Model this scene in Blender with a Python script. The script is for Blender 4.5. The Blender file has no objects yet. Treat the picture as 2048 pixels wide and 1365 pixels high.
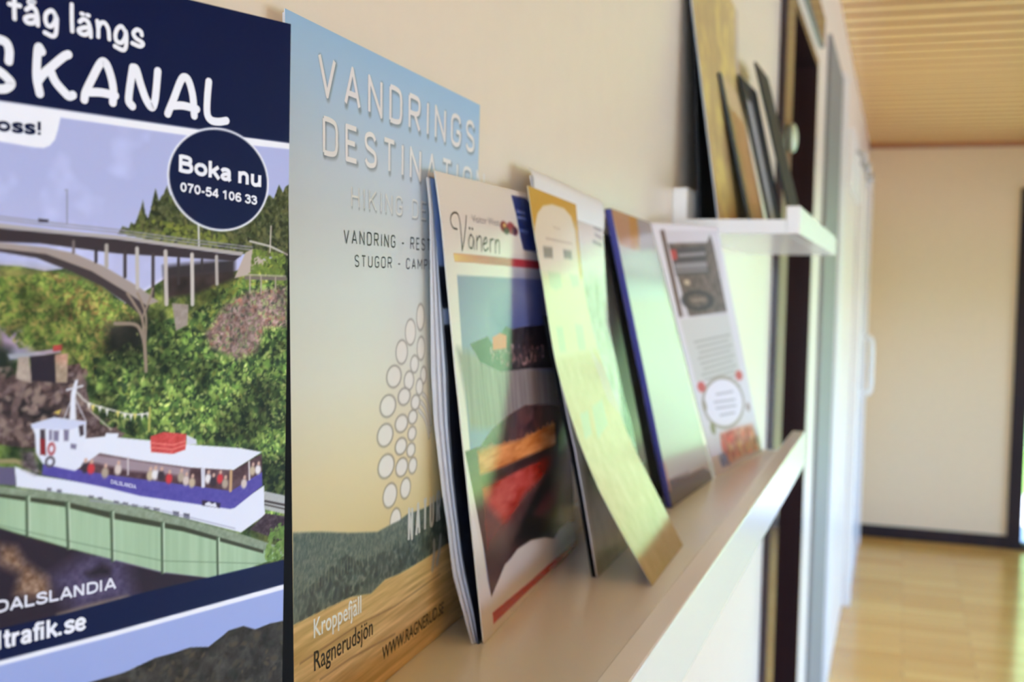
import bpy, bmesh, math, random
import numpy as np
from mathutils import Matrix, Vector

sc = bpy.context.scene
COL = sc.collection
rng = np.random.default_rng(7)
random.seed(7)
CZ = 1.49                                   # height of the viewer's eye above the floor

# ---------------------------------------------------------------- camera
cam_d = bpy.data.cameras.new('camera')
cam = bpy.data.objects.new('camera', cam_d)
COL.objects.link(cam)
cam_d.sensor_width = 36.0
cam_d.lens = 40.078
cam_d.clip_start = 0.02
RIGHT = Vector((0.94647842, 0.32196309, 0.02276752))
UP = Vector((-0.03707584, 0.03837833, 0.99857523))
FWD = Vector((-0.32063059, 0.94597403, -0.04826132))
cam.matrix_world = Matrix(((RIGHT.x, UP.x, -FWD.x, 0.2095), (RIGHT.y, UP.y, -FWD.y, 0.0),
                           (RIGHT.z, UP.z, -FWD.z, CZ), (0, 0, 0, 1)))
cam_d.dof.use_dof = True
cam_d.dof.focus_distance = 0.37
cam_d.dof.aperture_fstop = 16.0
sc.camera = cam

# ---------------------------------------------------------------- world, sun, exposure
world = bpy.data.worlds.new('sky')
sc.world = world
world.use_nodes = True
wn = world.node_tree
bg = wn.nodes['Background']
sky = wn.nodes.new('ShaderNodeTexSky')
sky.sky_type = 'HOSEK_WILKIE'
sky.turbidity = 3.0
sky.ground_albedo = 0.4
sky.sun_direction = Vector((-0.60, -0.42, 0.68)).normalized()
tint = wn.nodes.new('ShaderNodeMixRGB')
tint.blend_type = 'MULTIPLY'
tint.inputs[0].default_value = 1.0
tint.inputs[2].default_value = (0.90, 0.94, 1.20, 1)
wn.links.new(sky.outputs[0], tint.inputs[1])
wn.links.new(tint.outputs[0], bg.inputs[0])
bg.inputs[1].default_value = 6.4
sun_d = bpy.data.lights.new('sun', 'SUN')
sun_d.energy = 3.4
sun_d.angle = 0.01
sun_d.color = (1.0, 0.95, 0.86)
sun = bpy.data.objects.new('sun', sun_d)
COL.objects.link(sun)
sun.rotation_euler = Vector((-0.60, -0.42, 0.68)).to_track_quat('Z', 'Y').to_euler()
sun.location = (4, -6, 8)
vs = sc.view_settings
vs.view_transform = 'Standard'
vs.look = 'None'
vs.exposure = 3.1
vs.gamma = 1.0
vs.use_curve_mapping = False
sc.cycles.max_bounces = 10
sc.cycles.diffuse_bounces = 6
sc.cycles.caustics_reflective = False
sc.cycles.caustics_refractive = False
sc.cycles.sample_clamp_indirect = 8.0


# ---------------------------------------------------------------- helpers
def lin(c):
    c = np.asarray(c, dtype=float) / 255.0
    return np.where(c <= 0.04045, c / 12.92, ((c + 0.055) / 1.055) ** 2.4)


def mat(name, rgb, rough=0.5, spec=0.5, **kw):
    m = bpy.data.materials.new(name)
    m.use_nodes = True
    b = m.node_tree.nodes['Principled BSDF']
    b.inputs['Base Color'].default_value = (*lin(rgb), 1)
    b.inputs['Roughness'].default_value = rough
    b.inputs['Specular IOR Level'].default_value = spec
    for k, v in kw.items():
        b.inputs[k].default_value = v
    return m


def noisy(m, scale, amount, stretch=(1, 1, 1), bump=0.0, detail=4):
    """mottles a material's own colour with object-space noise"""
    nt = m.node_tree
    b = nt.nodes['Principled BSDF']
    tc = nt.nodes.new('ShaderNodeTexCoord')
    mp = nt.nodes.new('ShaderNodeMapping')
    mp.inputs['Scale'].default_value = stretch
    nz = nt.nodes.new('ShaderNodeTexNoise')
    nz.inputs['Scale'].default_value = scale
    nz.inputs['Detail'].default_value = detail
    nt.links.new(tc.outputs['Object'], mp.inputs[0])
    nt.links.new(mp.outputs[0], nz.inputs['Vector'])
    mx = nt.nodes.new('ShaderNodeMixRGB')
    c = b.inputs['Base Color'].default_value[:]
    mx.inputs[1].default_value = (*[v * (1 - amount) for v in c[:3]], 1)
    mx.inputs[2].default_value = (*[min(1, v * (1 + amount)) for v in c[:3]], 1)
    nt.links.new(nz.outputs['Fac'], mx.inputs[0])
    nt.links.new(mx.outputs[0], b.inputs['Base Color'])
    if bump:
        bp = nt.nodes.new('ShaderNodeBump')
        bp.inputs['Strength'].default_value = bump
        bp.inputs['Distance'].default_value = 0.002
        nt.links.new(nz.outputs['Fac'], bp.inputs['Height'])
        nt.links.new(bp.outputs[0], b.inputs['Normal'])
    return m


def obj(name, bm, m, parent=None, smooth=False):
    me = bpy.data.meshes.new(name)
    bmesh.ops.recalc_face_normals(bm, faces=bm.faces)
    bm.to_mesh(me)
    bm.free()
    o = bpy.data.objects.new(name, me)
    if m:
        me.materials.append(m)
    if smooth:
        for p in me.polygons:
            p.use_smooth = True
    COL.objects.link(o)
    if parent:
        o.parent = parent
        o.matrix_parent_inverse = parent.matrix_world.inverted()
    return o


def struct(name, bm, m, parent=None):
    o = obj(name, bm, m, parent)
    if not parent:
        o['kind'] = 'structure'
    return o


def box(bm, x0, x1, y0, y1, z0, z1, bevel=0.0):
    vs_ = [bm.verts.new(v) for v in ((x0, y0, z0), (x1, y0, z0), (x1, y1, z0), (x0, y1, z0),
                                     (x0, y0, z1), (x1, y0, z1), (x1, y1, z1), (x0, y1, z1))]
    fs = [bm.faces.new([vs_[i] for i in q]) for q in
          ((3, 2, 1, 0), (4, 5, 6, 7), (0, 1, 5, 4), (1, 2, 6, 5), (2, 3, 7, 6), (3, 0, 4, 7))]
    if bevel:
        es = list({e for f in fs for e in f.edges})
        bmesh.ops.bevel(bm, geom=es, offset=bevel, segments=2, affect='EDGES', profile=0.5)
    return bm


def boxes(*args, bevel=0.0):
    bm = bmesh.new()
    for a in args:
        box(bm, *a, bevel=bevel)
    return bm


def tube(bm, pts, r, n=10):
    pts = [Vector(p) for p in pts]
    rings = []
    for i, p in enumerate(pts):
        d = (pts[min(i + 1, len(pts) - 1)] - pts[max(i - 1, 0)]).normalized()
        a = d.orthogonal().normalized() if i == 0 else (rings_a - d * rings_a.dot(d)).normalized()
        rings_a = a
        b = d.cross(a)
        rings.append([bm.verts.new(p + r * (math.cos(2 * math.pi * k / n) * a + math.sin(2 * math.pi * k / n) * b)) for k in range(n)])
    for u, v in zip(rings, rings[1:]):
        for k in range(n):
            bm.faces.new((u[k], u[(k + 1) % n], v[(k + 1) % n], v[k]))
    bm.faces.new(rings[0][::-1])
    bm.faces.new(rings[-1])
    return bm


def thing(name, label, cat, loc=(0, 0, 0), group=None):
    o = bpy.data.objects.new(name, None)
    o.empty_display_size = 0.05
    o.location = loc
    COL.objects.link(o)
    bpy.context.view_layer.update()
    tag(o, label, cat, group)
    return o


def tag(o, label, cat, group=None):
    o['label'] = label
    o['category'] = cat
    if group:
        o['group'] = group
    return o


# ---------------------------------------------------------------- printed sheets
# Each sheet is a surface S(a, b): a mm along its width, b mm up from its foot. Corners in metres (x off the wall,
# y along the wall, z above or below eye level).
#PAGES-BEGIN
class Sheet:
    def __init__(self, BL, BR, TL, TR, W, H, bend=None):
        self.c = [np.array(p, float) for p in (BL, BR, TL, TR)]
        self.W, self.H, self.bend = W, H, bend

    def base(self, s, t):
        BL, BR, TL, TR = self.c
        s = np.asarray(s)[..., None]
        t = np.asarray(t)[..., None]
        return (BL * (1 - s) + BR * s) * (1 - t) + (TL * (1 - s) + TR * s) * t

    def S(self, a, b, off=0.0):
        s = np.asarray(a, float) / self.W
        t = np.asarray(b, float) / self.H
        p = self.base(s, t)
        if self.bend is not None:
            p = p + np.stack([self.bend(s, t), np.zeros_like(s * t), np.zeros_like(s * t)], -1)
        if off:
            e = 0.5
            du = self.S(a + e, b) - self.S(a - e, b)
            dv = self.S(a, b + e) - self.S(a, b - e)
            n = np.cross(du, dv)
            n = n / np.linalg.norm(n, axis=-1, keepdims=True)
            p = p + n * off
        return p


def prof(zs, ds):
    zs, ds = np.array(zs, float), np.array(ds, float)
    return lambda s, t: np.interp(t, zs, ds) + 0 * s


def leaf_bend(s, t):
    # sagging leaflet: deviation of the curve from its chord, near edge and far edge blended
    tn = [0, .055, .130, .237, .357, .471, .571, .672, .771, .906, 1]
    dn = [0, -.0032, -.0081, -.0136, -.0166, -.0169, -.0157, -.0121, -.0083, -.0038, 0]
    tf = [0, .063, .197, .331, .435, .582, .729, .858, 1]
    df = [0, -.0027, -.0083, -.0140, -.0149, -.0161, -.0131, -.0077, 0]
    tt = np.linspace(0, 1, 101)
    k = np.ones(9) / 9
    sm = lambda x, y: np.convolve(np.pad(np.interp(tt, x, y), 4, mode='reflect', reflect_type='odd'), k, 'valid')
    n_, f_ = sm(tn, dn), sm(tf, df)
    return np.interp(t, tt, n_) * (1 - s) + np.interp(t, tt, f_) * s


SH = {
    'poster': Sheet((.0092, .1783, -.168), (.0484, .28, -.168), (.0092, .1783, .0702), (.0484, .28, .0702), 109, 238.2),
    'hike': Sheet((.0145, .348, -.168), (.0050, .542, -.168), (.006, .3495, .0932), (.0045, .5457, .0909), 192, 260),
    'lake': Sheet((.0313, .495, -.168), (.0165, .708, -.168), (.0115, .472, .0502), (.0082, .6802, .0524), 211, 220,
                  lambda s, t: 0 * s + .0008 * np.interp(t, [0, .6, .9, 1], [0, 0, 1, 0])),
    'pale': Sheet((.0497, .6354, -.168), (.0470, .790, -.168), (.0115, .6107, .0619), (.0115, .7734, .0561), 160, 232,
                  lambda s, t: np.interp(t, [0, .2, .33, .41, .643, .85, 1], [0, 0, -.0006, -.0018, -.0034, -.0016, 0]) * (1 + 1.3 * s)),
    'leaf': Sheet((.0830, .63, -.168), (.0806, .74, -.168), (.0145, .5958, .0548), (.0145, .6947, .0519), 110, 240, leaf_bend),
    'dark': Sheet((.0357, .872, -.168), (.031, .99, -.168), (.0038, .810, .0387), (.0038, .925, .0387), 118, 212),
    'blue': Sheet((.0499, .8645, -.168), (.0579, 1.0112, -.168), (.012, .7961, .0566), (.012, .9305, .0546), 140, 230),
    'shop': Sheet((.0587, 1.0263, -.168), (.0793, 1.2095, -.168), (.0087, .950, .0554), (.0452, 1.080, .0595), 186, 235),
    'map': Sheet((.0424, 1.10, .0675), (.040, 1.44, .0675), (.0069, 1.10, .345), (.0065, 1.44, .345), 340, 280, prof([0, .4, .755, 1], [0, -.0028, -.0053, 0])),
    'orange': Sheet((.0560, 1.25, .0675), (.054, 1.425, .0675), (.0205, 1.2257, .2313), (.0195, 1.375, .2313), 165, 174),
    'ribbon': Sheet((.0625, 1.40, .0675), (.066, 1.53, .0675), (.0165, 1.40, .2610), (.022, 1.53, .2610), 130, 200),
    'board': Sheet((.0205, 1.13, .0675), (.0205, 1.45, .0675), (.0062, 1.13, .30), (.0060, 1.45, .30), 320, 233),
    'night': Sheet((.0800, 1.52, .0675), (.0850, 1.64, .0675), (.0230, 1.50, .2950), (.0260, 1.62, .2950), 120, 234),
}
#PAGES-END


def fbm(ny, nx, cells, octaves=4, seed=0):
    r = np.random.default_rng(seed)
    out = np.zeros((ny, nx))
    amp, tot = 1.0, 0.0
    cy_, cx_ = cells
    for _ in range(octaves):
        gy, gx = max(2, int(cy_) + 2), max(2, int(cx_) + 2)
        g = r.random((gy, gx))
        yy = np.linspace(0, gy - 1.001, ny)
        xx = np.linspace(0, gx - 1.001, nx)
        iy, ix = yy.astype(int), xx.astype(int)
        fy, fx = (yy - iy)[:, None], (xx - ix)[None, :]
        fy, fx = fy * fy * (3 - 2 * fy), fx * fx * (3 - 2 * fx)
        v = (g[iy][:, ix] * (1 - fy) * (1 - fx) + g[iy + 1][:, ix] * fy * (1 - fx)
             + g[iy][:, ix + 1] * (1 - fy) * fx + g[iy + 1][:, ix + 1] * fy * fx)
        out += amp * v
        tot += amp
        amp *= 0.6
        cy_, cx_ = cy_ * 2, cx_ * 2
    return out / tot


def smooth_path(pts, n=8):
    p = np.array(pts, float)
    if len(p) < 3:
        return p
    q = np.vstack([2 * p[0] - p[1], p, 2 * p[-1] - p[-2]])
    out = []
    for i in range(1, len(q) - 2):
        for k in range(n):
            u = k / n
            a, b, c, d = q[i - 1], q[i], q[i + 1], q[i + 2]
            out.append(0.5 * (2 * b + (c - a) * u + (2 * a - 5 * b + 4 * c - d) * u * u + (3 * b - a - 3 * c + d) * u ** 3))
    out.append(p[-1])
    return np.array(out)


class Print:
    """the printed side of a sheet: a fine grid of ink colours (sRGB) in page millimetres, plus lettering laid on it"""

    def __init__(self, key, step, base=(235, 232, 226), a0=0.0):
        self.sh = SH[key]
        W, H = self.sh.W, self.sh.H
        self.nx, self.ny = int(W / step) + 1, int(H / step) + 1
        self.a = np.linspace(0, W, self.nx)
        self.b = np.linspace(0, H, self.ny)
        self.A, self.B = np.meshgrid(self.a, self.b)
        self.px = np.zeros((self.ny, self.nx, 3))
        self.px[:] = base
        self.step = step
        self.ex_v, self.ex_f, self.ex_c = [], [], []

    def noise(self, mm, octaves=4, seed=0):
        if not isinstance(mm, tuple):
            mm = (mm, mm)
        return fbm(self.ny, self.nx, (self.sh.H / mm[1], self.sh.W / mm[0]), octaves, seed)

    def blend(self, mask, color):
        color = np.asarray(color, float)
        m = mask[..., None]
        self.px[:] = self.px * (1 - m) + color * m

    def mask_poly(self, pts, soft=None):
        soft = soft or self.step * 1.2
        p = np.array(pts, float)
        lo, hi = p.min(0) - soft * 2, p.max(0) + soft * 2
        i0, i1 = np.searchsorted(self.a, [lo[0], hi[0]])
        j0, j1 = np.searchsorted(self.b, [lo[1], hi[1]])
        m = np.zeros((self.ny, self.nx))
        if i1 <= i0 or j1 <= j0:
            return m
        A, B = self.A[j0:j1, i0:i1], self.B[j0:j1, i0:i1]
        ins = np.zeros(A.shape, bool)
        dist = np.full(A.shape, 1e9)
        n = len(p)
        for k in range(n):
            x0, y0 = p[k]
            x1, y1 = p[(k + 1) % n]
            if y0 != y1:
                c = (y0 > B) != (y1 > B)
                ins ^= c & (A < (x1 - x0) * (B - y0) / (y1 - y0) + x0)
            dx, dy = x1 - x0, y1 - y0
            t = np.clip(((A - x0) * dx + (B - y0) * dy) / (dx * dx + dy * dy + 1e-9), 0, 1)
            dist = np.minimum(dist, np.hypot(A - x0 - t * dx, B - y0 - t * dy))
        sd = np.where(ins, dist, -dist)
        m[j0:j1, i0:i1] = np.clip(0.5 + sd / soft, 0, 1)
        return m

    def poly(self, pts, color, alpha=1.0, soft=None, tex=None, amt=0.0):
        m = self.mask_poly(pts, soft) * alpha
        if tex is not None:
            self.blend(m, np.clip(np.asarray(color) + (tex[..., None] - 0.5) * 2 * amt, 0, 255))
        else:
            self.blend(m, color)

    def mask_line(self, pts, width, soft=None):
        soft = soft or self.step * 1.2
        p = np.array(pts, float)
        m = np.zeros((self.ny, self.nx))
        for k in range(len(p) - 1):
            (x0, y0), (x1, y1) = p[k], p[k + 1]
            w = width / 2 + soft
            i0, i1 = np.searchsorted(self.a, [min(x0, x1) - w, max(x0, x1) + w])
            j0, j1 = np.searchsorted(self.b, [min(y0, y1) - w, max(y0, y1) + w])
            if i1 <= i0 or j1 <= j0:
                continue
            A, B = self.A[j0:j1, i0:i1], self.B[j0:j1, i0:i1]
            dx, dy = x1 - x0, y1 - y0
            t = np.clip(((A - x0) * dx + (B - y0) * dy) / (dx * dx + dy * dy + 1e-9), 0, 1)
            d = np.hypot(A - x0 - t * dx, B - y0 - t * dy)
            m[j0:j1, i0:i1] = np.maximum(m[j0:j1, i0:i1], np.clip(0.5 + (width / 2 - d) / soft, 0, 1))
        return m

    def line(self, pts, width, color, alpha=1.0, soft=None):
        self.blend(self.mask_line(pts, width, soft) * alpha, color)

    def ellipse(self, pts, color, alpha=1.0, soft=None, ring=None):
        """pts: centre, a point on the right, a point on the top"""
        soft = soft or self.step * 1.2
        (cx, cy), (rx, _), (_, ry) = pts
        rx, ry = abs(rx - cx), abs(ry - cy)
        d = np.hypot((self.A - cx) / rx, (self.B - cy) / ry)
        k = min(rx, ry)
        if ring:
            m = np.clip(0.5 + (ring / 2 - np.abs(d - 1) * k) / soft, 0, 1)
        else:
            m = np.clip(0.5 + (1 - d) * k / soft, 0, 1)
        self.blend(m * alpha, color)

    def blobs(self, pts, n, size, cols, seed=1, alpha=0.9, soft=None):
        """leaf-like dabs inside a polygon"""
        r = np.random.default_rng(seed)
        region = self.mask_poly(pts)
        p = np.array(pts)
        lo, hi = p.min(0), p.max(0)
        for _ in range(n):
            c = lo + (hi - lo) * r.random(2)
            i = min(self.nx - 1, max(0, np.searchsorted(self.a, c[0])))
            j = min(self.ny - 1, max(0, np.searchsorted(self.b, c[1])))
            if region[j, i] < 0.5:
                continue
            k = size * (0.5 + r.random())
            w = int(k / self.step) + 2
            sl = (slice(max(0, j - w), j + w + 1), slice(max(0, i - w), i + w + 1))
            ang = r.random() * math.pi
            X, Y = self.A[sl] - c[0], self.B[sl] - c[1]
            u, v = X * math.cos(ang) + Y * math.sin(ang), -X * math.sin(ang) + Y * math.cos(ang)
            m = np.clip((1 - np.hypot(u / k, v / (k * 0.55))) * 2.0, 0, 1) * alpha * region[sl]
            col = np.array(cols[r.integers(len(cols))], float) * (0.85 + 0.3 * r.random())
            self.px[sl] = self.px[sl] * (1 - m[..., None]) + np.clip(col, 0, 255) * m[..., None]

    # ---- crisp lettering (real ink geometry a tenth of a millimetre proud of the sheet)
    def add_mesh(self, verts2, faces, color, off=1.2e-4):
        v = np.asarray(verts2, float)
        P = self.sh.S(v[:, 0], v[:, 1], off)
        base = sum(len(x) for x in self.ex_v)
        self.ex_v.append(P)
        self.ex_f += [tuple(i + base for i in f) for f in faces]
        self.ex_c.append(np.tile(np.asarray(color, float), (len(v), 1)))

    def stroke(self, pts, width, color, curve=True, round_ends=True, off=1.2e-4):
        """a pen stroke as a flat ribbon of ink; pieces are stepped by microns so that none lie in one plane"""
        p = smooth_path(pts, 7) if curve else np.array(pts, float)
        keep = [0] + [i for i in range(1, len(p)) if np.hypot(*(p[i] - p[i - 1])) > 1e-6]
        p = p[keep]
        if len(p) < 2:
            return
        h = width / 2
        d = np.diff(p, axis=0)
        d = d / np.hypot(d[:, 0], d[:, 1])[:, None]
        cuts = [0] + [i for i in range(1, len(p) - 1) if d[i - 1] @ d[i] < 0.62] + [len(p) - 1]

        def layer():
            self.lay = (getattr(self, 'lay', 0) + 1) % 11
            return off + self.lay * 4e-6

        for c0, c1 in zip(cuts, cuts[1:]):
            q = p[c0:c1 + 1]
            dd = d[c0:c1]
            n = len(q)
            L_, R_ = [], []
            for i in range(n):
                t = dd[max(i - 1, 0)] + dd[min(i, n - 2)]
                t = t / np.hypot(*t)
                k = 1 / max(0.7, t @ dd[min(i, n - 2)])
                m = np.array((-t[1], t[0])) * h * k
                L_.append(q[i] + m)
                R_.append(q[i] - m)
            V = [tuple(v) for v in R_] + [tuple(v) for v in L_]
            F = [(i, i + 1, n + i + 1, n + i) for i in range(n - 1)]
            for end, tip in ((0, round_ends and c0 == 0), (n - 1, round_ends and c1 == len(p) - 1)):
                if tip:
                    t = -dd[0] if end == 0 else dd[-1]
                    m = np.array((-t[1], t[0]))
                    b0 = len(V)
                    for k in range(9):
                        g = math.pi * k / 8
                        V.append(tuple(q[end] + h * (-m * math.cos(g) + t * math.sin(g))))
                    F.append(tuple(range(b0, b0 + 9)))
            self.add_mesh(V, F, color, layer())
        for c in cuts[1:-1]:
            V = [(p[c][0] + h * math.cos(2 * math.pi * k / 16), p[c][1] + h * math.sin(2 * math.pi * k / 16)) for k in range(16)]
            self.add_mesh(V, [tuple(range(16))], color, layer())

    def grotesk(self, txt, frame, color, weight=0.19, off=1.2e-4):
        """bold upright sans built from strokes; frame: baseline start, baseline end, cap top at the start"""
        (x0, y0), (x1, y1), (_, yt) = frame
        cap = yt - y0
        total = sum(GROT[c][0] for c in txt) - 0.1
        kx = (x1 - x0) / total
        slope = (y1 - y0) / (x1 - x0)
        x = -0.02
        w = weight * (0.55 * cap + 0.45 * kx)
        for c in txt:
            adv, strokes = GROT[c]
            for path, cv in strokes:
                P = [(x0 + (x + u) * kx, y0 + slope * (x + u) * kx + v * cap) for u, v in path]
                self.stroke(P, w, color, cv, False, off)
            x += adv

    def din(self, txt, fit, frame, color, weight=0.16, shadow=None, gap=0.30, off=1.2e-4):
        """narrow road-sign capitals; frame: baseline start, end of the part `fit`, cap top at the start"""
        (x0, y0), (x1, y1), (_, yt) = frame
        capH = yt - y0
        adv = lambda s: sum(DIN_W.get(c, 0.5) + gap for c in s) - gap
        sx = math.hypot(x1 - x0, y1 - y0) / adv(fit)
        slope = (y1 - y0) / (x1 - x0)
        x = 0.0
        w = weight * capH
        for c in txt:
            if c in DIN:
                wd = DIN_W[c] * sx
                for path, cv in DIN[c]:
                    pts = []
                    for (u, v) in path:
                        X = x0 + x + w / 2 + u * (wd - w)
                        pts.append((X, y0 + slope * (X - x0) + w / 2 + v * (capH - w)))
                    if shadow:
                        P = smooth_path(pts, 7) if cv else np.array(pts)
                        self.line(P + np.array(shadow[:2]) , w * 1.15, shadow[2], shadow[3], soft=w * 0.8)
                    self.stroke(pts, w, color, cv, False, off)
            x += (DIN_W.get(c, 0.5) + gap) * sx

    def text(self, txt, fit, frame, color, bold=0.0, off=1.2e-4, res=3):
        """sans lettering; frame as in din()"""
        def mesh_of(s):
            cu = bpy.data.curves.new('tmp', 'FONT')
            cu.body = s
            cu.offset = bold
            cu.resolution_u = res
            o = bpy.data.objects.new('tmp', cu)
            COL.objects.link(o)
            dg = bpy.context.evaluated_depsgraph_get()
            me = bpy.data.meshes.new_from_object(o.evaluated_get(dg))
            v = np.zeros(len(me.vertices) * 3)
            me.vertices.foreach_get('co', v)
            f = [tuple(p.vertices) for p in me.polygons]
            bpy.data.objects.remove(o)
            bpy.data.curves.remove(cu)
            bpy.data.meshes.remove(me)
            return v.reshape(-1, 3)[:, :2], f
        ref, _ = mesh_of('H')
        capU = ref[:, 1].max()
        fv, _ = mesh_of(fit)
        v, f = mesh_of(txt)
        (x0, y0), (x1, y1), (_, yt) = frame
        k = (x1 - x0) / (fv[:, 0].max() - fv[:, 0].min())
        X = x0 + (v[:, 0] - fv[:, 0].min()) * k
        Y = y0 + (y1 - y0) / (x1 - x0) * (X - x0) + v[:, 1] * (yt - y0) / capU
        self.add_mesh(np.stack([X, Y], 1), f, color, off)

    def build(self, name, parent, m, thick=0.0004, edge=(225, 225, 225), back=None):
        sh = self.sh
        P = sh.S(self.A, self.B).reshape(-1, 3)
        col = np.clip(self.px, 0, 255).reshape(-1, 3)
        ny, nx = self.ny, self.nx
        idx = np.arange(ny * nx).reshape(ny, nx)
        F = np.stack([idx[:-1, :-1], idx[:-1, 1:], idx[1:, 1:], idx[1:, :-1]], -1).reshape(-1, 4)
        V, C, FF = [P], [col], [F]
        n0 = len(P)
        # back face and rims
        ms, mt = 13, 41
        ga, gb = np.meshgrid(np.linspace(0, sh.W, ms), np.linspace(0, sh.H, mt))
        Pf, Pb = sh.S(ga, gb), sh.S(ga, gb, -thick)
        Pb[..., 2] = np.maximum(Pb[..., 2], Pf[..., 2].min())
        bi = np.arange(ms * mt).reshape(mt, ms) + n0
        V.append(Pb.reshape(-1, 3))
        C.append(np.tile(np.array(back or edge, float), (ms * mt, 1)))
        FF.append(np.stack([bi[:-1, :-1], bi[1:, :-1], bi[1:, 1:], bi[:-1, 1:]], -1).reshape(-1, 4))
        n0 += ms * mt
        for fr, bk in ((Pf[0], Pb[0]), (Pf[-1][::-1], Pb[-1][::-1]), (Pf[::-1, 0], Pb[::-1, 0]), (Pf[:, -1], Pb[:, -1])):
            k = len(fr)
            V += [fr, bk]
            C.append(np.tile(np.array(edge, float), (2 * k, 1)))
            i = np.arange(k - 1) + n0
            FF.append(np.stack([i, i + k, i + k + 1, i + 1], -1))
            n0 += 2 * k
        faces = [tuple(q) for f in FF for q in f.tolist()]
        if self.ex_v:
            faces += [tuple(i + n0 for i in f) for f in self.ex_f]
            V += self.ex_v
            C += self.ex_c
        V = np.vstack(V)
        V = V + np.array((0, 0, CZ + .0003))
        C = lin(np.vstack(C))
        me = bpy.data.meshes.new(name)
        me.from_pydata(V.tolist(), [], faces)
        at = me.color_attributes.new('ink', 'FLOAT_COLOR', 'POINT')
        at.data.foreach_set('color', np.hstack([C, np.ones((len(C), 1))]).astype(np.float32).ravel())
        me.polygons.foreach_set('use_smooth', [True] * len(me.polygons))
        me.materials.append(m)
        o = bpy.data.objects.new(name, me)
        COL.objects.link(o)
        if parent:
            o.parent = parent
            o.matrix_parent_inverse = parent.matrix_world.inverted()
        return o


# narrow capitals as strokes on a unit box: (points, curved)
_O = [(0.5, 1), (0.12, 0.93), (0, 0.75), (0, 0.5), (0, 0.25), (0.12, 0.07), (0.5, 0), (0.88, 0.07), (1, 0.25), (1, 0.5), (1, 0.75), (0.88, 0.93), (0.5, 1)]
DIN = {
    'V': [([(0, 1), (0.5, 0), (1, 1)], False)], 'A': [([(0, 0), (0.5, 1), (1, 0)], False), ([(0.16, 0.3), (0.84, 0.3)], False)],
    'N': [([(0, 0), (0, 1), (1, 0), (1, 1)], False)], 'I': [([(0.5, 0), (0.5, 1)], False)],
    'D': [([(0, 0), (0, 1)], False), ([(0, 1), (0.5, 1), (0.88, 0.93), (1, 0.72), (1, 0.5), (1, 0.28), (0.88, 0.07), (0.5, 0), (0, 0)], True)],
    'R': [([(0, 0), (0, 1)], False), ([(0, 1), (0.55, 1), (0.9, 0.95), (1, 0.76), (0.9, 0.55), (0.55, 0.48), (0, 0.48)], True), ([(0.5, 0.48), (1, 0)], False)],
    'P': [([(0, 0), (0, 1)], False), ([(0, 1), (0.55, 1), (0.9, 0.95), (1, 0.74), (0.9, 0.52), (0.55, 0.45), (0, 0.45)], True)],
    'G': [([(0.98, 0.78), (0.86, 0.94), (0.5, 1), (0.12, 0.93), (0, 0.75), (0, 0.5), (0, 0.25), (0.12, 0.07), (0.5, 0), (0.88, 0.07), (1, 0.25), (1, 0.46)], True), ([(1, 0.46), (0.55, 0.46)], False)],
    'C': [([(0.98, 0.76), (0.86, 0.94), (0.5, 1), (0.12, 0.93), (0, 0.75), (0, 0.5), (0, 0.25), (0.12, 0.07), (0.5, 0), (0.86, 0.06), (0.98, 0.24)], True)],
    'S': [([(0.95, 0.84), (0.75, 0.97), (0.45, 1), (0.1, 0.92), (0.02, 0.74), (0.15, 0.58), (0.5, 0.5), (0.86, 0.42), (0.98, 0.25), (0.88, 0.07), (0.5, 0), (0.2, 0.03), (0, 0.16)], True)],
    'E': [([(1, 1), (0, 1), (0, 0), (1, 0)], False), ([(0, 0.52), (0.85, 0.52)], False)],
    'T': [([(0, 1), (1, 1)], False), ([(0.5, 1), (0.5, 0)], False)], 'H': [([(0, 0), (0, 1)], False), ([(1, 0), (1, 1)], False), ([(0, 0.52), (1, 0.52)], False)],
    'K': [([(0, 0), (0, 1)], False), ([(1, 1), (0, 0.4)], False), ([(0.3, 0.58), (1, 0)], False)],
    'U': [([(0, 1), (0, 0.5), (0, 0.25), (0.12, 0.07), (0.5, 0), (0.88, 0.07), (1, 0.25), (1, 0.5), (1, 1)], True)],
    'M': [([(0, 0), (0, 1), (0.5, 0.3), (1, 1), (1, 0)], False)], 'O': [(_O, True)], '-': [([(0, 0.42), (1, 0.42)], False)],
    'W': [([(0, 1), (0.25, 0), (0.5, 0.9), (0.75, 0), (1, 1)], False)], '.': [([(0.4, 0), (0.6, 0)], False)],
}
DIN_W = {'V': .62, 'A': .62, 'N': .60, 'I': .14, 'D': .58, 'R': .58, 'P': .56, 'G': .58, 'C': .56, 'S': .55, 'E': .50, 'T': .56,
         'H': .60, 'K': .60, 'U': .58, 'M': .74, 'O': .60, '-': .34, 'W': .90, '.': .14, ' ': .30}


def _ring(cx, cy, rx, ry):
    return [(cx + rx * math.cos(k * math.pi / 8 + 1.6), cy + ry * math.sin(k * math.pi / 8 + 1.6)) for k in range(17)]


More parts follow.
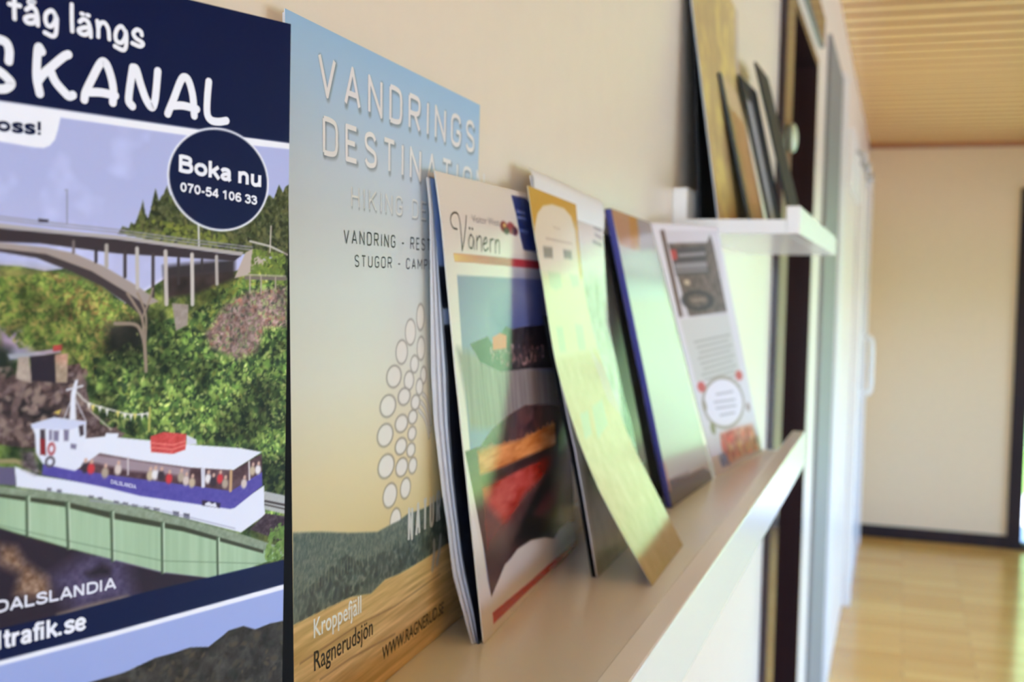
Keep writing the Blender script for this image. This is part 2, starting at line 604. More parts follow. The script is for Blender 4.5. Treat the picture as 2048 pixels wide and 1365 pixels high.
GROT = {
    'B': (.72, [([(.1, 0), (.1, 1)], 0), ([(.1, .915), (.38, .915), (.53, .84), (.53, .64), (.38, .54), (.1, .54)], 1), ([(.1, .54), (.42, .54), (.58, .43), (.58, .2), (.42, .085), (.1, .085)], 1)]),
    'o': (.66, [(_ring(.32, .365, .23, .28), 1)]), 'k': (.58, [([(.1, 0), (.1, 1)], 0), ([(.5, .72), (.12, .30)], 0), ([(.24, .44), (.53, 0)], 0)]),
    'a': (.60, [([(.08, .52), (.16, .63), (.3, .66), (.42, .60), (.45, .45), (.45, .12), (.5, 0)], 1), ([(.45, .42), (.22, .36), (.1, .2), (.2, .08), (.34, .1), (.45, .26)], 1)]),
    'n': (.64, [([(.1, 0), (.1, .73)], 0), ([(.1, .48), (.2, .63), (.34, .66), (.45, .56), (.47, .42), (.47, 0)], 1)]),
    'u': (.64, [([(.1, .73), (.1, .27), (.15, .11), (.28, .07), (.41, .16), (.47, .3)], 1), ([(.47, .73), (.47, 0)], 0)]),
    's': (.56, [([(.5, .54), (.42, .64), (.28, .66), (.12, .58), (.16, .44), (.3, .37), (.46, .28), (.46, .14), (.3, .07), (.14, .1), (.06, .2)], 1)]),
    '!': (.36, [([(.16, 1), (.16, .32)], 0), ([(.16, 0), (.16, .19)], 0)]), 'l': (.30, [([(.1, 0), (.1, 1)], 0)]),
    't': (.38, [([(.17, .95), (.17, .22), (.22, .09), (.34, .08)], 1), ([(.01, .66), (.34, .66)], 0)]), 'r': (.42, [([(.1, 0), (.1, .73)], 0), ([(.1, .42), (.18, .60), (.37, .65)], 1)]),
    'f': (.36, [([(.17, 0), (.17, .75), (.22, .91), (.36, .92)], 1), ([(.01, .66), (.34, .66)], 0)]), 'i': (.30, [([(.1, 0), (.1, .73)], 0), ([(.1, .83), (.1, 1)], 0)]),
    '.': (.30, [([(.1, 0), (.1, .19)], 0)]), 'e': (.60, [([(.1, .37), (.50, .37)], 0), ([(.50, .37), (.46, .56), (.3, .66), (.13, .56), (.09, .36), (.14, .15), (.3, .07), (.44, .11), (.52, .21)], 1)]),
    'D': (.76, [([(.1, 0), (.1, 1)], 0), ([(.1, .92), (.36, .92), (.58, .8), (.64, .5), (.58, .2), (.36, .08), (.1, .08)], 1)]),
    'A': (.74, [([(.06, 0), (.36, 1)], 0), ([(.36, 1), (.66, 0)], 0), ([(.17, .3), (.55, .3)], 0)]), 'L': (.62, [([(.1, 1), (.1, 0)], 0), ([(.1, .08), (.56, .08)], 0)]),
    'S': (.70, [([(.57, .72), (.5, .87), (.32, .92), (.14, .84), (.13, .66), (.3, .55), (.48, .47), (.6, .32), (.54, .14), (.34, .07), (.15, .13), (.06, .3)], 1)]),
    'N': (.74, [([(.1, 0), (.1, 1)], 0), ([(.12, .95), (.55, .05)], 0), ([(.57, 0), (.57, 1)], 0)]), 'I': (.30, [([(.1, 0), (.1, 1)], 0)]),
    '0': (.58, [(_ring(.28, .5, .19, .42), 1)]), '7': (.58, [([(.05, .92), (.52, .92)], 0), ([(.48, .9), (.30, .5), (.21, 0)], 1)]),
    '5': (.58, [([(.49, .92), (.13, .92)], 0), ([(.16, .92), (.11, .48)], 0), ([(.09, .48), (.28, .60), (.46, .50), (.5, .3), (.4, .1), (.22, .07), (.07, .2)], 1)]),
    '4': (.58, [([(.41, 0), (.41, 1)], 0), ([(.41, .95), (.07, .28)], 0), ([(.03, .26), (.55, .26)], 0)]), '1': (.58, [([(.32, 0), (.32, 1)], 0), ([(.32, .93), (.10, .72)], 0)]),
    '6': (.58, [([(.48, .78), (.4, .91), (.26, .92), (.12, .75), (.09, .4), (.14, .15), (.28, .07), (.44, .13), (.5, .3), (.42, .5), (.27, .56), (.12, .42)], 1)]),
    '3': (.58, [([(.08, .75), (.16, .9), (.3, .92), (.45, .84), (.44, .64), (.24, .54)], 1), ([(.24, .54), (.46, .48), (.5, .28), (.4, .1), (.24, .07), (.07, .22)], 1)]),
    '-': (.36, [([(.05, .37), (.29, .37)], 0)]), ' ': (.28, []),
}


def paper(name, rough=0.2, spec=0.5, coat=0.0):
    m = mat(name, (255, 255, 255), rough, spec)
    nt = m.node_tree
    at = nt.nodes.new('ShaderNodeAttribute')
    at.attribute_name = 'ink'
    nt.links.new(at.outputs['Color'], nt.nodes['Principled BSDF'].inputs['Base Color'])
    return m


M_GLOSS = paper('glossy_print', 0.16, 0.5)
M_SILK = paper('silk_print', 0.34, 0.35)
M_MATT = paper('matt_print', 0.55, 0.35)
M_COVER = paper('cover_print', 0.45, 0.12)
M_PAGE = noisy(mat('page_edges', (225, 226, 230), 0.55, 0.3), 900, 0.12, (1, 1, 0.02))
M_BLACK = mat('black_print', (5, 5, 7), 0.5, 0.12)

# ================================================================ the setting
M_WALL = noisy(mat('cream_paint', (238, 223, 203), 0.30, 0.5), 40, 0.03, bump=0.05)
M_BACK = noisy(mat('cream_paint_back', (236, 212, 170), 0.6, 0.4), 30, 0.03)
M_DARK = noisy(mat('dark_brown_wood', (50, 33, 32), 0.16, 0.5), 30, 0.25, (1, 1, 0.08))
M_WHITE = mat('white_lacquer', (240, 241, 240), 0.22, 0.5)
M_WHITE_TRIM = mat('white_trim', (235, 230, 218), 0.35, 0.5)
M_GREY = mat('grey_green_paint', (132, 128, 120), 0.5, 0.2)
M_DARK_MATT = noisy(mat('dark_stained_wood', (48, 36, 34), 0.55, 0.2), 30, 0.25, (1, 1, 0.08))
M_PINE = noisy(mat('varnished_pine', (252, 198, 120), 0.2, 0.5), 3.0, 0.18, (0.6, 9, 9))
M_PINE_DARK = noisy(mat('pine_trim_groove_shade', (168, 104, 48), 0.35, 0.5), 3.0, 0.2, (0.6, 9, 9))
M_METAL = mat('brushed_metal', (175, 172, 168), 0.3, 0.5, Metallic=1.0)

XR, YB, YF, ZC = 2.40, 7.30, -2.50, 2.40
# doorway in the long wall
D0, D1, DZ = 2.14, 2.915, 2.06
struct('wall_left', boxes((-0.16, 0, YF, D0, 0, ZC), (-0.16, 0, D1, YB, 0, ZC), (-0.16, 0, D0, D1, DZ, ZC)), M_WALL)
GX0, GX1, GZ = 0.860, 2.30, 2.13
struct('wall_back', boxes((-0.16, GX0, YB, YB + 0.14, 0, ZC), (GX1, XR + 0.14, YB, YB + 0.14, 0, ZC), (GX0, GX1, YB, YB + 0.14, GZ, ZC)), M_BACK)
WY0, WY1, WZ0, WZ1 = 0.6, 6.9, 0.06, 1.62
struct('wall_right', boxes((XR, XR + 0.14, YF, WY0, 0, ZC), (XR, XR + 0.14, WY1, YB, 0, ZC), (XR, XR + 0.14, WY0, WY1, 0, WZ0), (XR, XR + 0.14, WY0, WY1, WZ1, ZC)), M_BACK)
FX0, FX1, FZ0, FZ1 = 0.10, 2.30, 0.40, 1.85
struct('wall_front', boxes((-0.16, FX0, YF - 0.14, YF, 0, ZC), (FX1, XR + 0.14, YF - 0.14, YF, 0, ZC), (FX0, FX1, YF - 0.14, YF, 0, FZ0), (FX0, FX1, YF - 0.14, YF, FZ1, ZC)), M_BACK)

# floor: narrow oak planks laid across the passage
m_floor = mat('oak_parquet', (214, 158, 80), 0.16, 0.5)
nt = m_floor.node_tree
b = nt.nodes['Principled BSDF']
tc = nt.nodes.new('ShaderNodeTexCoord')
br = nt.nodes.new('ShaderNodeTexBrick')
br.inputs['Color1'].default_value = (*lin((246, 184, 84)), 1)
br.inputs['Color2'].default_value = (*lin((224, 154, 60)), 1)
br.inputs['Mortar'].default_value = (*lin((150, 104, 54)), 1)
br.inputs['Scale'].default_value = 1.0
br.inputs['Mortar Size'].default_value = 0.0015
br.inputs['Brick Width'].default_value = 0.55
br.inputs['Row Height'].default_value = 0.075
nz = nt.nodes.new('ShaderNodeTexNoise')
mp = nt.nodes.new('ShaderNodeMapping')
mp.inputs['Scale'].default_value = (1.2, 26, 1)
nz.inputs['Scale'].default_value = 3
nt.links.new(tc.outputs['Object'], mp.inputs[0])
nt.links.new(mp.outputs[0], nz.inputs['Vector'])
nt.links.new(tc.outputs['Object'], br.inputs['Vector'])
mx = nt.nodes.new('ShaderNodeMixRGB')
mx.blend_type = 'MULTIPLY'
mx.inputs[0].default_value = 0.40
nt.links.new(br.outputs['Color'], mx.inputs[1])
nt.links.new(nz.outputs['Fac'], mx.inputs[2])
gm = nt.nodes.new('ShaderNodeGamma')
gm.inputs[1].default_value = 0.85
nt.links.new(mx.outputs[0], gm.inputs[0])
nt.links.new(gm.outputs[0], b.inputs['Base Color'])
struct('floor', boxes((-0.16, XR + 0.14, YF - 0.14, YB + 0.14, -0.1, 0)), m_floor)

# ceiling: rounded pine boards running across the passage
bm = bmesh.new()
pitch = 0.14
n = int((YB - YF) / pitch) + 1
prev = None
for k in range(n):
    y0 = YB - (k + 1) * pitch
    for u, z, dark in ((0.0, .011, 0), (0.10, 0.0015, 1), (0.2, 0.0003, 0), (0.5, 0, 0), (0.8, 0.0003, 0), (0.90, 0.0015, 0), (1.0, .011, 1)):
        y = y0 + (1 - u) * pitch
        cur = (bm.verts.new((-0.02, y, ZC + z)), bm.verts.new((XR + 0.02, y, ZC + z)))
        if prev:
            f = bm.faces.new((prev[0], prev[1], cur[1], cur[0]))
            f.material_index = dark  # darker pine on the groove faces paints in the shade between boards
        prev = cur
box(bm, -0.16, XR + 0.14, YF - 0.14, YB + 0.14, ZC + 0.03, ZC + 0.12)
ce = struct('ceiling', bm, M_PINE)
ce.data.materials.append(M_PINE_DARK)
struct('trim_1', boxes((0.0, XR, YB - 0.018, YB, ZC - 0.028, ZC + 0.005)), M_PINE_DARK)
struct('baseboard_back', boxes((0.0, GX0, YB - 0.014, YB, 0, 0.075), bevel=0.002), M_DARK_MATT)

# glazed door at the far end, dark frame
gd = thing('door_3', 'dark framed glazed garden door at the far end of the passage', 'door', (GX0, YB, 0))
gd['kind'] = 'structure'
obj('door_frame', boxes((GX0, GX0 + 0.08, YB - 0.02, YB + 0.10, 0, GZ), (GX1 - 0.07, GX1, YB - 0.02, YB + 0.10, 0, GZ),
                        (GX0 + 0.08, GX1 - 0.07, YB - 0.02, YB + 0.10, GZ - 0.07, GZ), (1.56, 1.63, YB, YB + 0.08, 0.02, GZ - 0.07),
                        (GX0 + 0.08, GX1 - 0.07, YB, YB + 0.10, 0, 0.03)), M_DARK_MATT, gd)


def glass_mat():
    m = bpy.data.materials.new('window_glass')
    m.use_nodes = True
    nt = m.node_tree
    nt.nodes.remove(nt.nodes['Principled BSDF'])
    tr = nt.nodes.new('ShaderNodeBsdfTransparent')
    gl = nt.nodes.new('ShaderNodeBsdfGlossy')
    gl.inputs['Roughness'].default_value = 0.02
    fr = nt.nodes.new('ShaderNodeFresnel')
    fr.inputs[0].default_value = 1.3
    mix = nt.nodes.new('ShaderNodeMixShader')
    nt.links.new(fr.outputs[0], mix.inputs[0])
    nt.links.new(tr.outputs[0], mix.inputs[1])
    nt.links.new(gl.outputs[0], mix.inputs[2])
    nt.links.new(mix.outputs[0], nt.nodes['Material Output'].inputs[0])
    return m


M_GLASS = glass_mat()
obj('pane', boxes((GX0 + 0.08, 1.56, YB + 0.045, YB + 0.051, 0.03, GZ - 0.07)), M_GLASS, gd)
obj('pane', boxes((1.63, GX1 - 0.07, YB + 0.045, YB + 0.051, 0.03, GZ - 0.07)), M_GLASS, gd)


def window(name, fr, panes):
    w = bpy.data.objects.new(name, None)
    COL.objects.link(w)
    w['kind'] = 'structure'
    obj('window_frame', boxes(*fr), M_WHITE_TRIM, w)
    for p in panes:
        obj('pane', boxes(p), M_GLASS, w)


xa, xb = XR + 0.02, XR + 0.08  # side window out of view, added to bring daylight onto the ledges and wall
ym = (WY0 + WY1) / 2
window('added_window_1', [(xa, xb, WY0, WY0 + 0.05, WZ0, WZ1), (xa, xb, WY1 - 0.05, WY1, WZ0, WZ1), (xa, xb, WY0 + .05, WY1 - .05, WZ0, WZ0 + .05),
                    (xa, xb, WY0 + .05, WY1 - .05, WZ1 - .05, WZ1), (xa, xb, ym - .03, ym + .03, WZ0 + .05, WZ1 - .05)],
       [(xa + .027, xa + .033, WY0 + .05, ym - .03, WZ0 + .05, WZ1 - .05), (xa + .027, xa + .033, ym + .03, WY1 - .05, WZ0 + .05, WZ1 - .05)])
ya, yb = YF - 0.08, YF - 0.02
window('window_2', [(FX0, FX0 + .05, ya, yb, FZ0, FZ1), (FX1 - .05, FX1, ya, yb, FZ0, FZ1), (FX0 + .05, FX1 - .05, ya, yb, FZ0, FZ0 + .05), (FX0 + .05, FX1 - .05, ya, yb, FZ1 - .05, FZ1)],
       [(FX0 + .05, FX1 - .05, ya + .027, ya + .033, FZ0 + .05, FZ1 - .05)])

# outdoors: pale paving, lawn, a clipped hedge
struct('ground_paving', boxes((-4, 9, YB + 0.14, 9.6, -0.14, -0.04), (XR + 0.14, 9, -9, YB + 0.14, -0.14, -0.04)), noisy(mat('pale_paving', (214, 214, 214), 0.8), 4, 0.08))
struct('ground_lawn', boxes((-6, 14, 9.6, 22, -0.14, -0.05), (9, 14, -8, 9.6, -0.14, -0.05)), noisy(mat('lawn', (120, 160, 70), 0.9), 20, 0.3))
m_hedge = noisy(mat('hedge_leaves', (126, 158, 106), 0.6, 0.4), 9, 0.5, bump=0.0, detail=8)


def hedge(name, label, ax, fixed, lo, hi, h, depth):
    """a leafy bank: a bumpy skin over a solid core, standing on the lawn"""
    r = np.random.default_rng(3)
    nu, nv = int((hi - lo) / 0.12), 34
    bm = bmesh.new()
    th = np.linspace(0, math.pi, nv)
    rows = []
    for i in range(nu + 1):
        u = lo + (hi - lo) * i / nu
        hh = h * (0.92 + 0.08 * math.sin(u * 1.3) + 0.05 * math.sin(u * 3.7 + 1))
        row = []
        for t in th:
            c, s_ = math.cos(t), math.sin(t)
            p = abs(c) ** 0.5 * math.copysign(1, c) * depth / 2
            z = hh * s_ ** 0.5
            p += (r.random() - 0.5) * 0.22
            z = max(-0.05, z + (r.random() - 0.5) * 0.2) if s_ > 0.02 else -0.06
            row.append(bm.verts.new((u + (r.random() - .5) * .1, fixed + p, z) if ax == 'x' else (fixed + p, u + (r.random() - .5) * .1, z)))
        rows.append(row)
    for a_, b_ in zip(rows, rows[1:]):
        for k in range(nv - 1):
            bm.faces.new((a_[k], a_[k + 1], b_[k + 1], b_[k]))
    o = obj(name, bm, m_hedge)
    return tag(o, label, 'hedge')


hedge('hedge', 'tall sunlit green hedge seen through the glazed door', 'x', 13.5, -4, 9.5, 4.6, 2.0)
hedge('hedge.001', 'unseen green hedge added beyond the side window', 'y', 13.0, -5, 11.0, 1.5, 1.6)  # out of view, added as a source of green light and reflections

# ---- doors and fittings along the left wall
d1 = bpy.data.objects.new('door_1', None)
COL.objects.link(d1)
d1['kind'] = 'structure'
obj('casing', boxes((0, .0125, 2.0, D0, 0, DZ + .10), (0, .0125, D0, D1, DZ + .03, DZ + .10),
                    (-.16, 0, D1 - .02, D1, 0, DZ), (-.16, 0, D0, D0 + .02, 0, DZ), (-.16, 0, D0 + .02, D1 - .02, DZ - .02, DZ)), M_DARK, d1)
obj('door_leaf', boxes((-.14, -.10, D0 + .02, D1 - .02, 0.01, DZ - .02)), M_DARK, d1)
bm = bmesh.new()
bmesh.ops.create_uvsphere(bm, u_segments=16, v_segments=10, radius=1.0)
bmesh.ops.scale(bm, vec=(.009, .03, .026), verts=bm.verts)
bmesh.ops.translate(bm, vec=(.018, 2.30 - .2, CZ + .275), verts=bm.verts)
obj('oval_plate', bm, mat('pale_enamel', (205, 215, 180), .3), d1, True)

d2 = bpy.data.objects.new('door_2', None)
COL.objects.link(d2)
d2['kind'] = 'structure'
obj('door_leaf', boxes((0.0, .010, 3.22, 3.90, 0.01, 2.19), bevel=.002), M_GREY, d2)
obj('casing', boxes((0.0, .020, 3.92, 4.06, 0.0, 2.22), bevel=.003), M_WHITE_TRIM, d2)

d4 = bpy.data.objects.new('door_4', None)
COL.objects.link(d4)
d4['kind'] = 'structure'
obj('door_leaf', boxes((0.0, .030, 5.75, 7.0, 0.01, 2.08), bevel=.003), M_WHITE, d4)
obj('casing', boxes((0.0, .036, 5.60, 5.75, 0.0, 2.16), (0.0, .036, 7.0, 7.12, 0.0, 2.16), (0.0, .036, 5.75, 7.0, 2.08, 2.16), bevel=.003), M_WHITE_TRIM, d4)
hp = [(.03, 6.35, 1.255), (.055, 6.35, 1.262), (.078, 6.35, 1.235), (.080, 6.35, 1.11), (.078, 6.35, .985), (.055, 6.35, .958), (.03, 6.35, .965)]
obj('door_handle', tube(bmesh.new(), smooth_path(hp, 5).tolist(), .013), M_WHITE_TRIM, d4, True)

rk = thing('coat_rack', 'white wall rail with two short metal hooks, high beside the white door', 'coat rack', (0, 5.0, 2.0))
obj('rail', boxes((0, .022, 4.55, 5.50, 1.90, 2.12), bevel=.004), M_WHITE_TRIM, rk)
for yy in (4.85, 5.30):
    obj('hook', tube(bmesh.new(), smooth_path([(.02, yy, 2.07), (.045, yy, 2.05), (.055, yy, 2.0), (.068, yy, 1.99), (.075, yy, 2.02)], 4).tolist(), .007), M_METAL, rk, True)

# ================================================================ the two picture ledges
def ledge(label, y0, y1, zb, plate, lip, back, tb):
    t = thing('picture_ledge', label, 'shelf', (0, (y0 + y1) / 2, CZ + zb), 'white picture ledges on the cream wall')
    obj('shelf_board', boxes((tb, .107, y0, y1, CZ + zb, CZ + zb + plate), bevel=.0006), M_WHITE, t)
    obj('front_lip', boxes((.107, .12, y0, y1, CZ + zb, CZ + lip), bevel=.0012), M_WHITE, t)
    obj('back_board', boxes((0.0002, tb, y0, y1, CZ + zb, CZ + back), bevel=.0008), M_WHITE, t)


ledge('long white picture ledge holding the big leaflets at eye level', -.45, 1.234, -.184, .016, -.1465, -.150, .0045)
ledge('short white picture ledge mounted higher, beyond the long ledge', 1.085, 1.70, .0541, .0134, .080, .0975, .0145)

# ================================================================ the leaflets
def slab(key, name, parent, m, d0, d1, ins, top=1.0):
    """a block of pages lying behind a cover"""
    sh = SH[key]
    ms, mt = 9, 25
    ga, gb = np.meshgrid(np.linspace(ins, sh.W - ins, ms), np.linspace(ins * .2, sh.H * top - ins, mt))
    bm = bmesh.new()
    lay = []
    for d in (d0, d1):
        P = sh.S(ga, gb, -d)
        P[..., 2] = np.maximum(P[..., 2], sh.S(ga[0], gb[0] * 0)[..., 2].min()) + CZ + .0003
        lay.append([[bm.verts.new(p) for p in row] for row in P.tolist()])
    f_, k_ = lay
    for j in range(mt - 1):
        for i in range(ms - 1):
            bm.faces.new((f_[j][i], f_[j][i + 1], f_[j + 1][i + 1], f_[j + 1][i]))
            bm.faces.new((k_[j][i], k_[j + 1][i], k_[j + 1][i + 1], k_[j][i + 1]))
    for i in range(ms - 1):
        for j in (0, mt - 1):
            bm.faces.new((f_[j][i], f_[j][i + 1], k_[j][i + 1], k_[j][i]))
    for j in range(mt - 1):
        for i in (0, ms - 1):
            bm.faces.new((f_[j][i], f_[j + 1][i], k_[j + 1][i], k_[j][i]))
    return obj(name, bm, m, parent)


WHITE_INK = (240, 241, 246)
NAVY = (9, 20, 60)

# ---------------------------------------------------------------- boat trip magazine (nearest)
mag = thing('travel_magazine', 'navy boat trip magazine with a white ship and arched bridge, nearest on the ledge', 'magazine', (.03, .24, CZ - .168))
p = Print('poster', 0.29, NAVY)
g1, g2, g3 = p.noise(3.2, 4, 1), p.noise(1.0, 3, 2), p.noise(9, 3, 3)
W_, H_ = p.sh.W, p.sh.H
# sky of the picture
sky_t = np.clip((p.B - 130) / 60, 0, 1)
skyc = np.array((205, 203, 228)) * (1 - sky_t[..., None]) + np.array((176, 182, 222)) * sky_t[..., None]
skyc = skyc + (np.clip(g3 - .55, 0, 1) * 60)[..., None]
m_pic = p.mask_poly([(21.34, 206.75), (109.23, 205.81), (111.21, 88.61), (81.33, 88.49), (28.08, 86.98), (21.32, 87.35)])
p.blend(m_pic, skyc)
# far hill and green woods
woods = [(21.33, 169.92), (32.57, 169.68), (38.5, 168.69), (43.38, 169.39), (49.7, 167.77), (58.98, 161.25), (70.1, 167.56), (91.35, 169.95), (102.86, 173.63), (109.74, 175.93), (111.25, 86.46), (21.32, 106.98)]
gt = np.clip((g1 - .3) * 2.2, 0, 1)[..., None]
green = np.array((44, 62, 32)) * (1 - gt) + np.array((118, 142, 66)) * gt
green = green + ((g2 - .5) * 50)[..., None]
p.blend(p.mask_poly(woods), np.clip(green, 0, 255))
p.blend(p.mask_poly([(21.33, 169.37), (34.92, 169.17), (43.39, 168.46), (51, 166.6), (53, 157.63), (42.18, 161.22), (34.95, 157.78), (21.33, 155.7)], soft=4) * .55, (118, 118, 82))
# conifers behind the badge
con = [(56.98, 178.2), (58.17, 180.07), (59.93, 179.56), (60.47, 181.05), (61.56, 180.62), (62.37, 182.63), (63.18, 184.88), (63.72, 186.76), (64.3, 183.73), (65.15, 182.3), (65.97, 184.82), (66.51, 187.33), (67.19, 189.85), (68.21, 186.83), (68.77, 187.99), (69.61, 188.8), (70.46, 190.86), (71.49, 188.31), (72.78, 189.79), (77.21, 188.1), (95.98, 186.79), (100.6, 188.44), (102.25, 190.99), (103.96, 190.03), (104.79, 192), (105.61, 193.98), (107.03, 191.9), (107.87, 193.61), (109.42, 194.56), (109.77, 173.85), (96.16, 174.49), (84.96, 175.01), (70.01, 176.58), (58.86, 178.05)]
p.poly(con, (74, 78, 46), tex=g2, amt=45)
p.blobs(con, 900, 1.0, [(52, 60, 34), (84, 92, 50), (104, 104, 62), (40, 46, 30)], 5)
p.blobs([(57.51, 178.23), (65.71, 182.33), (80.29, 181.27), (91.23, 178.55), (92.89, 174.64), (70.01, 176.58)], 260, 1.0, [(122, 128, 56), (98, 110, 48)], 6)
p.line([(43.84, 179.88), (43.8, 187.66), (43.43, 187.63)], .22, (120, 118, 140))
p.line([(80.04, 176.11), (79.83, 181.63)], .5, (215, 212, 205))
p.line([(102.83, 175.4), (103.06, 182.49)], .5, (190, 180, 165))
p.line([(96.11, 178.1), (102.81, 177.04), (108.88, 174.93)], .5, (205, 198, 190))
# woods near the bridge and left bank
p.blobs([(25.74, 166.73), (42.15, 168.78), (52.31, 164.83), (60.35, 160.03), (65.98, 150.04), (49.83, 143.32), (43.45, 151.85), (32.61, 150.99), (25.74, 157.86)], 1500, 1.5, [(96, 132, 56), (120, 152, 70), (72, 100, 48), (132, 138, 72)], 7, .8)
p.blobs([(38.5, 168.69), (49.7, 167.18), (60.35, 160.03), (64.56, 151.32), (52.39, 150.43), (40.95, 160.06)], 260, 1.5, [(98, 92, 52), (120, 110, 62)], 9, .8)
p.poly([(28, 155.6), (32.6, 154.96), (32.84, 152.12), (36.15, 149.97), (30.3, 148.23), (28, 151.12)], (150, 148, 168), soft=2)
p.poly([(25.75, 152.3), (30.29, 151.05), (31.46, 144.21), (25.76, 141.14)], (38, 44, 36), soft=3)
# river bed
p.poly([(25.75, 143.38), (34.98, 145.76), (47.25, 147.01), (50.52, 134.87), (60.57, 130.43), (56.51, 127.08), (35.02, 127.92), (25.76, 129.94)], (92, 74, 72), tex=g2, amt=60)
p.poly([(25.76, 140.02), (34.99, 139.45), (39.81, 136.81), (44.77, 136.71), (41.05, 133.21), (31.48, 134.88), (25.76, 136.66)], (32, 28, 30), .9, 2)
p.blobs([(25.75, 146.72), (48.52, 148.15), (51.17, 134.82), (35.02, 127.92), (25.76, 129.94)], 240, 1.6, [(128, 106, 100), (82, 64, 64), (150, 130, 118), (60, 48, 48)], 8, .7)
# sluice piers
p.poly([(29.72, 149.72), (34.97, 150), (41.97, 150.72), (42.47, 149.77), (34.97, 148.86), (30.3, 148.57)], (160, 162, 172))
p.poly([(34.97, 149.09), (40.99, 149.35), (41.26, 142.8), (35.22, 143.46)], (44, 36, 46))
p.poly([(32.15, 148.96), (34.73, 149.1), (35.34, 142.88), (31.69, 144.2)], (176, 160, 146), tex=g2, amt=20)
p.poly([(40.99, 149.35), (44.21, 149.48), (43.99, 142.66), (41.26, 142.8)], (170, 150, 128), tex=g2, amt=25)
p.poly([(40.5, 151.46), (42.71, 151.64), (42.72, 150.23), (40.5, 150.07)], (158, 70, 66))
# lower right bushes and rock
p.blobs([(25.74, 166.73), (42.15, 168.78), (52.31, 164.83), (61.72, 160.03), (63.88, 150.1), (49.82, 144.52), (43.45, 151.85), (32.61, 150.99), (25.74, 157.86)], 2200, .75, [(70, 104, 44), (128, 156, 74), (58, 84, 40), (146, 150, 84), (104, 138, 60)], 61, .75)
p.blobs([(50.45, 148.09), (57.7, 150.27), (65.92, 157.53), (76.04, 157.45), (92.99, 167.99), (108.99, 168.29), (110.24, 93.77), (70.49, 124.51), (52.5, 132.31)], 5200, 1.25, [(58, 92, 44), (84, 124, 56), (108, 146, 72), (40, 66, 36), (30, 50, 30)], 11, .85)
p.poly([(53.93, 156.42), (64.51, 157.54), (63.88, 150.1), (54.37, 148.92)], (34, 36, 32), .95, 3)
p.poly([(82.75, 153.35), (88.44, 160.51), (95.32, 164.01), (108.33, 166.06), (108.5, 155.37), (100.94, 155.06), (98.69, 148.57), (92.63, 146.74), (83.86, 150.45)], (132, 108, 100), soft=2, tex=g2, amt=70)
p.blobs([(82.75, 153.35), (88.44, 160.51), (95.32, 164.01), (108.33, 166.06), (108.5, 155.37), (100.94, 155.06), (98.69, 148.57), (92.63, 146.74), (83.86, 150.45)], 420, .9, [(178, 160, 150), (104, 84, 80), (150, 100, 78), (70, 58, 52)], 12, .8)
p.blobs([(77.48, 162.57), (86.61, 167.87), (106.29, 173.74), (108.99, 168.29), (93.02, 165.32), (83.63, 157.38)], 420, 1.0, [(120, 140, 62), (92, 116, 50)], 13)
p.poly([(69.49, 170.68), (91.3, 173.26), (91.21, 167.95), (78.97, 163.86), (70.14, 162.53)], (48, 40, 40), .95, 1.5)
p.blobs([(50.45, 148.09), (57.7, 150.27), (65.92, 157.53), (76.04, 157.45), (92.99, 167.99), (108.99, 168.29), (110.24, 93.77), (70.49, 124.51), (52.5, 132.31)], 2600, .7, [(130, 166, 88), (26, 42, 26), (112, 150, 70), (70, 106, 50), (150, 178, 104)], 62, .8)
low = p.noise(7, 3, 63)
reg = p.mask_poly([(21.33, 169.92), (38.5, 168.69), (58.98, 161.25), (70.1, 167.56), (91.35, 169.95), (102.86, 173.63), (108.86, 175.9), (110.36, 86.62), (70.49, 124.51), (52.5, 132.31), (49.82, 144.52), (32.61, 150.99), (21.33, 151.31)], soft=2)
dk = (0.62 + 0.72 * np.clip((low - .28) * 2.2, 0, 1))[..., None] * np.array((1.10, 0.97, 0.98))
p.px[:] = p.px * (1 - reg[..., None]) + np.clip(p.px * dk, 0, 255) * reg[..., None]
p.poly([(82.75, 153.35), (88.44, 160.51), (95.32, 164.01), (108.33, 166.06), (108.5, 155.37), (100.94, 155.06), (98.69, 148.57), (92.63, 146.74), (83.86, 150.45)], (140, 130, 122), .5, 3, tex=g2, amt=60)
# bridge
p.poly([(21.33, 178.85), (27.98, 178), (56.72, 176.86), (93.39, 174.13), (91.15, 172.73), (56.74, 173.36), (37.28, 174.95), (27.98, 174.89), (21.33, 174.93)], (58, 48, 52))
p.poly([(21.33, 173.41), (27.98, 173.56), (38.72, 172.95), (50.08, 169.44), (59.77, 164.31), (65.89, 161.01), (64.37, 157.54), (58.84, 161.62), (52.43, 165.55), (45.51, 168.51), (36.45, 171.61), (27.98, 172.67), (21.33, 172.65)], (66, 56, 58))
p.poly([(21.33, 174.72), (27.98, 174.78), (38.72, 174.1), (45.49, 173.08), (52.93, 170.35), (62.37, 165.57), (68.43, 161.77), (64.91, 160.77), (59.78, 163.82), (50.08, 168.97), (38.73, 172.6), (27.98, 173.45), (21.33, 173.41)], (164, 150, 142))
for x, ya, yb, w, c in ((147, 488, 508, 5, 0), (212, 494, 535, 7, 1), (274, 500, 580, 7, 1), (332, 506, 611, 7, 1), (384, 512, 611, 7, 1), (434, 516, 570, 6, 1)):
    pass
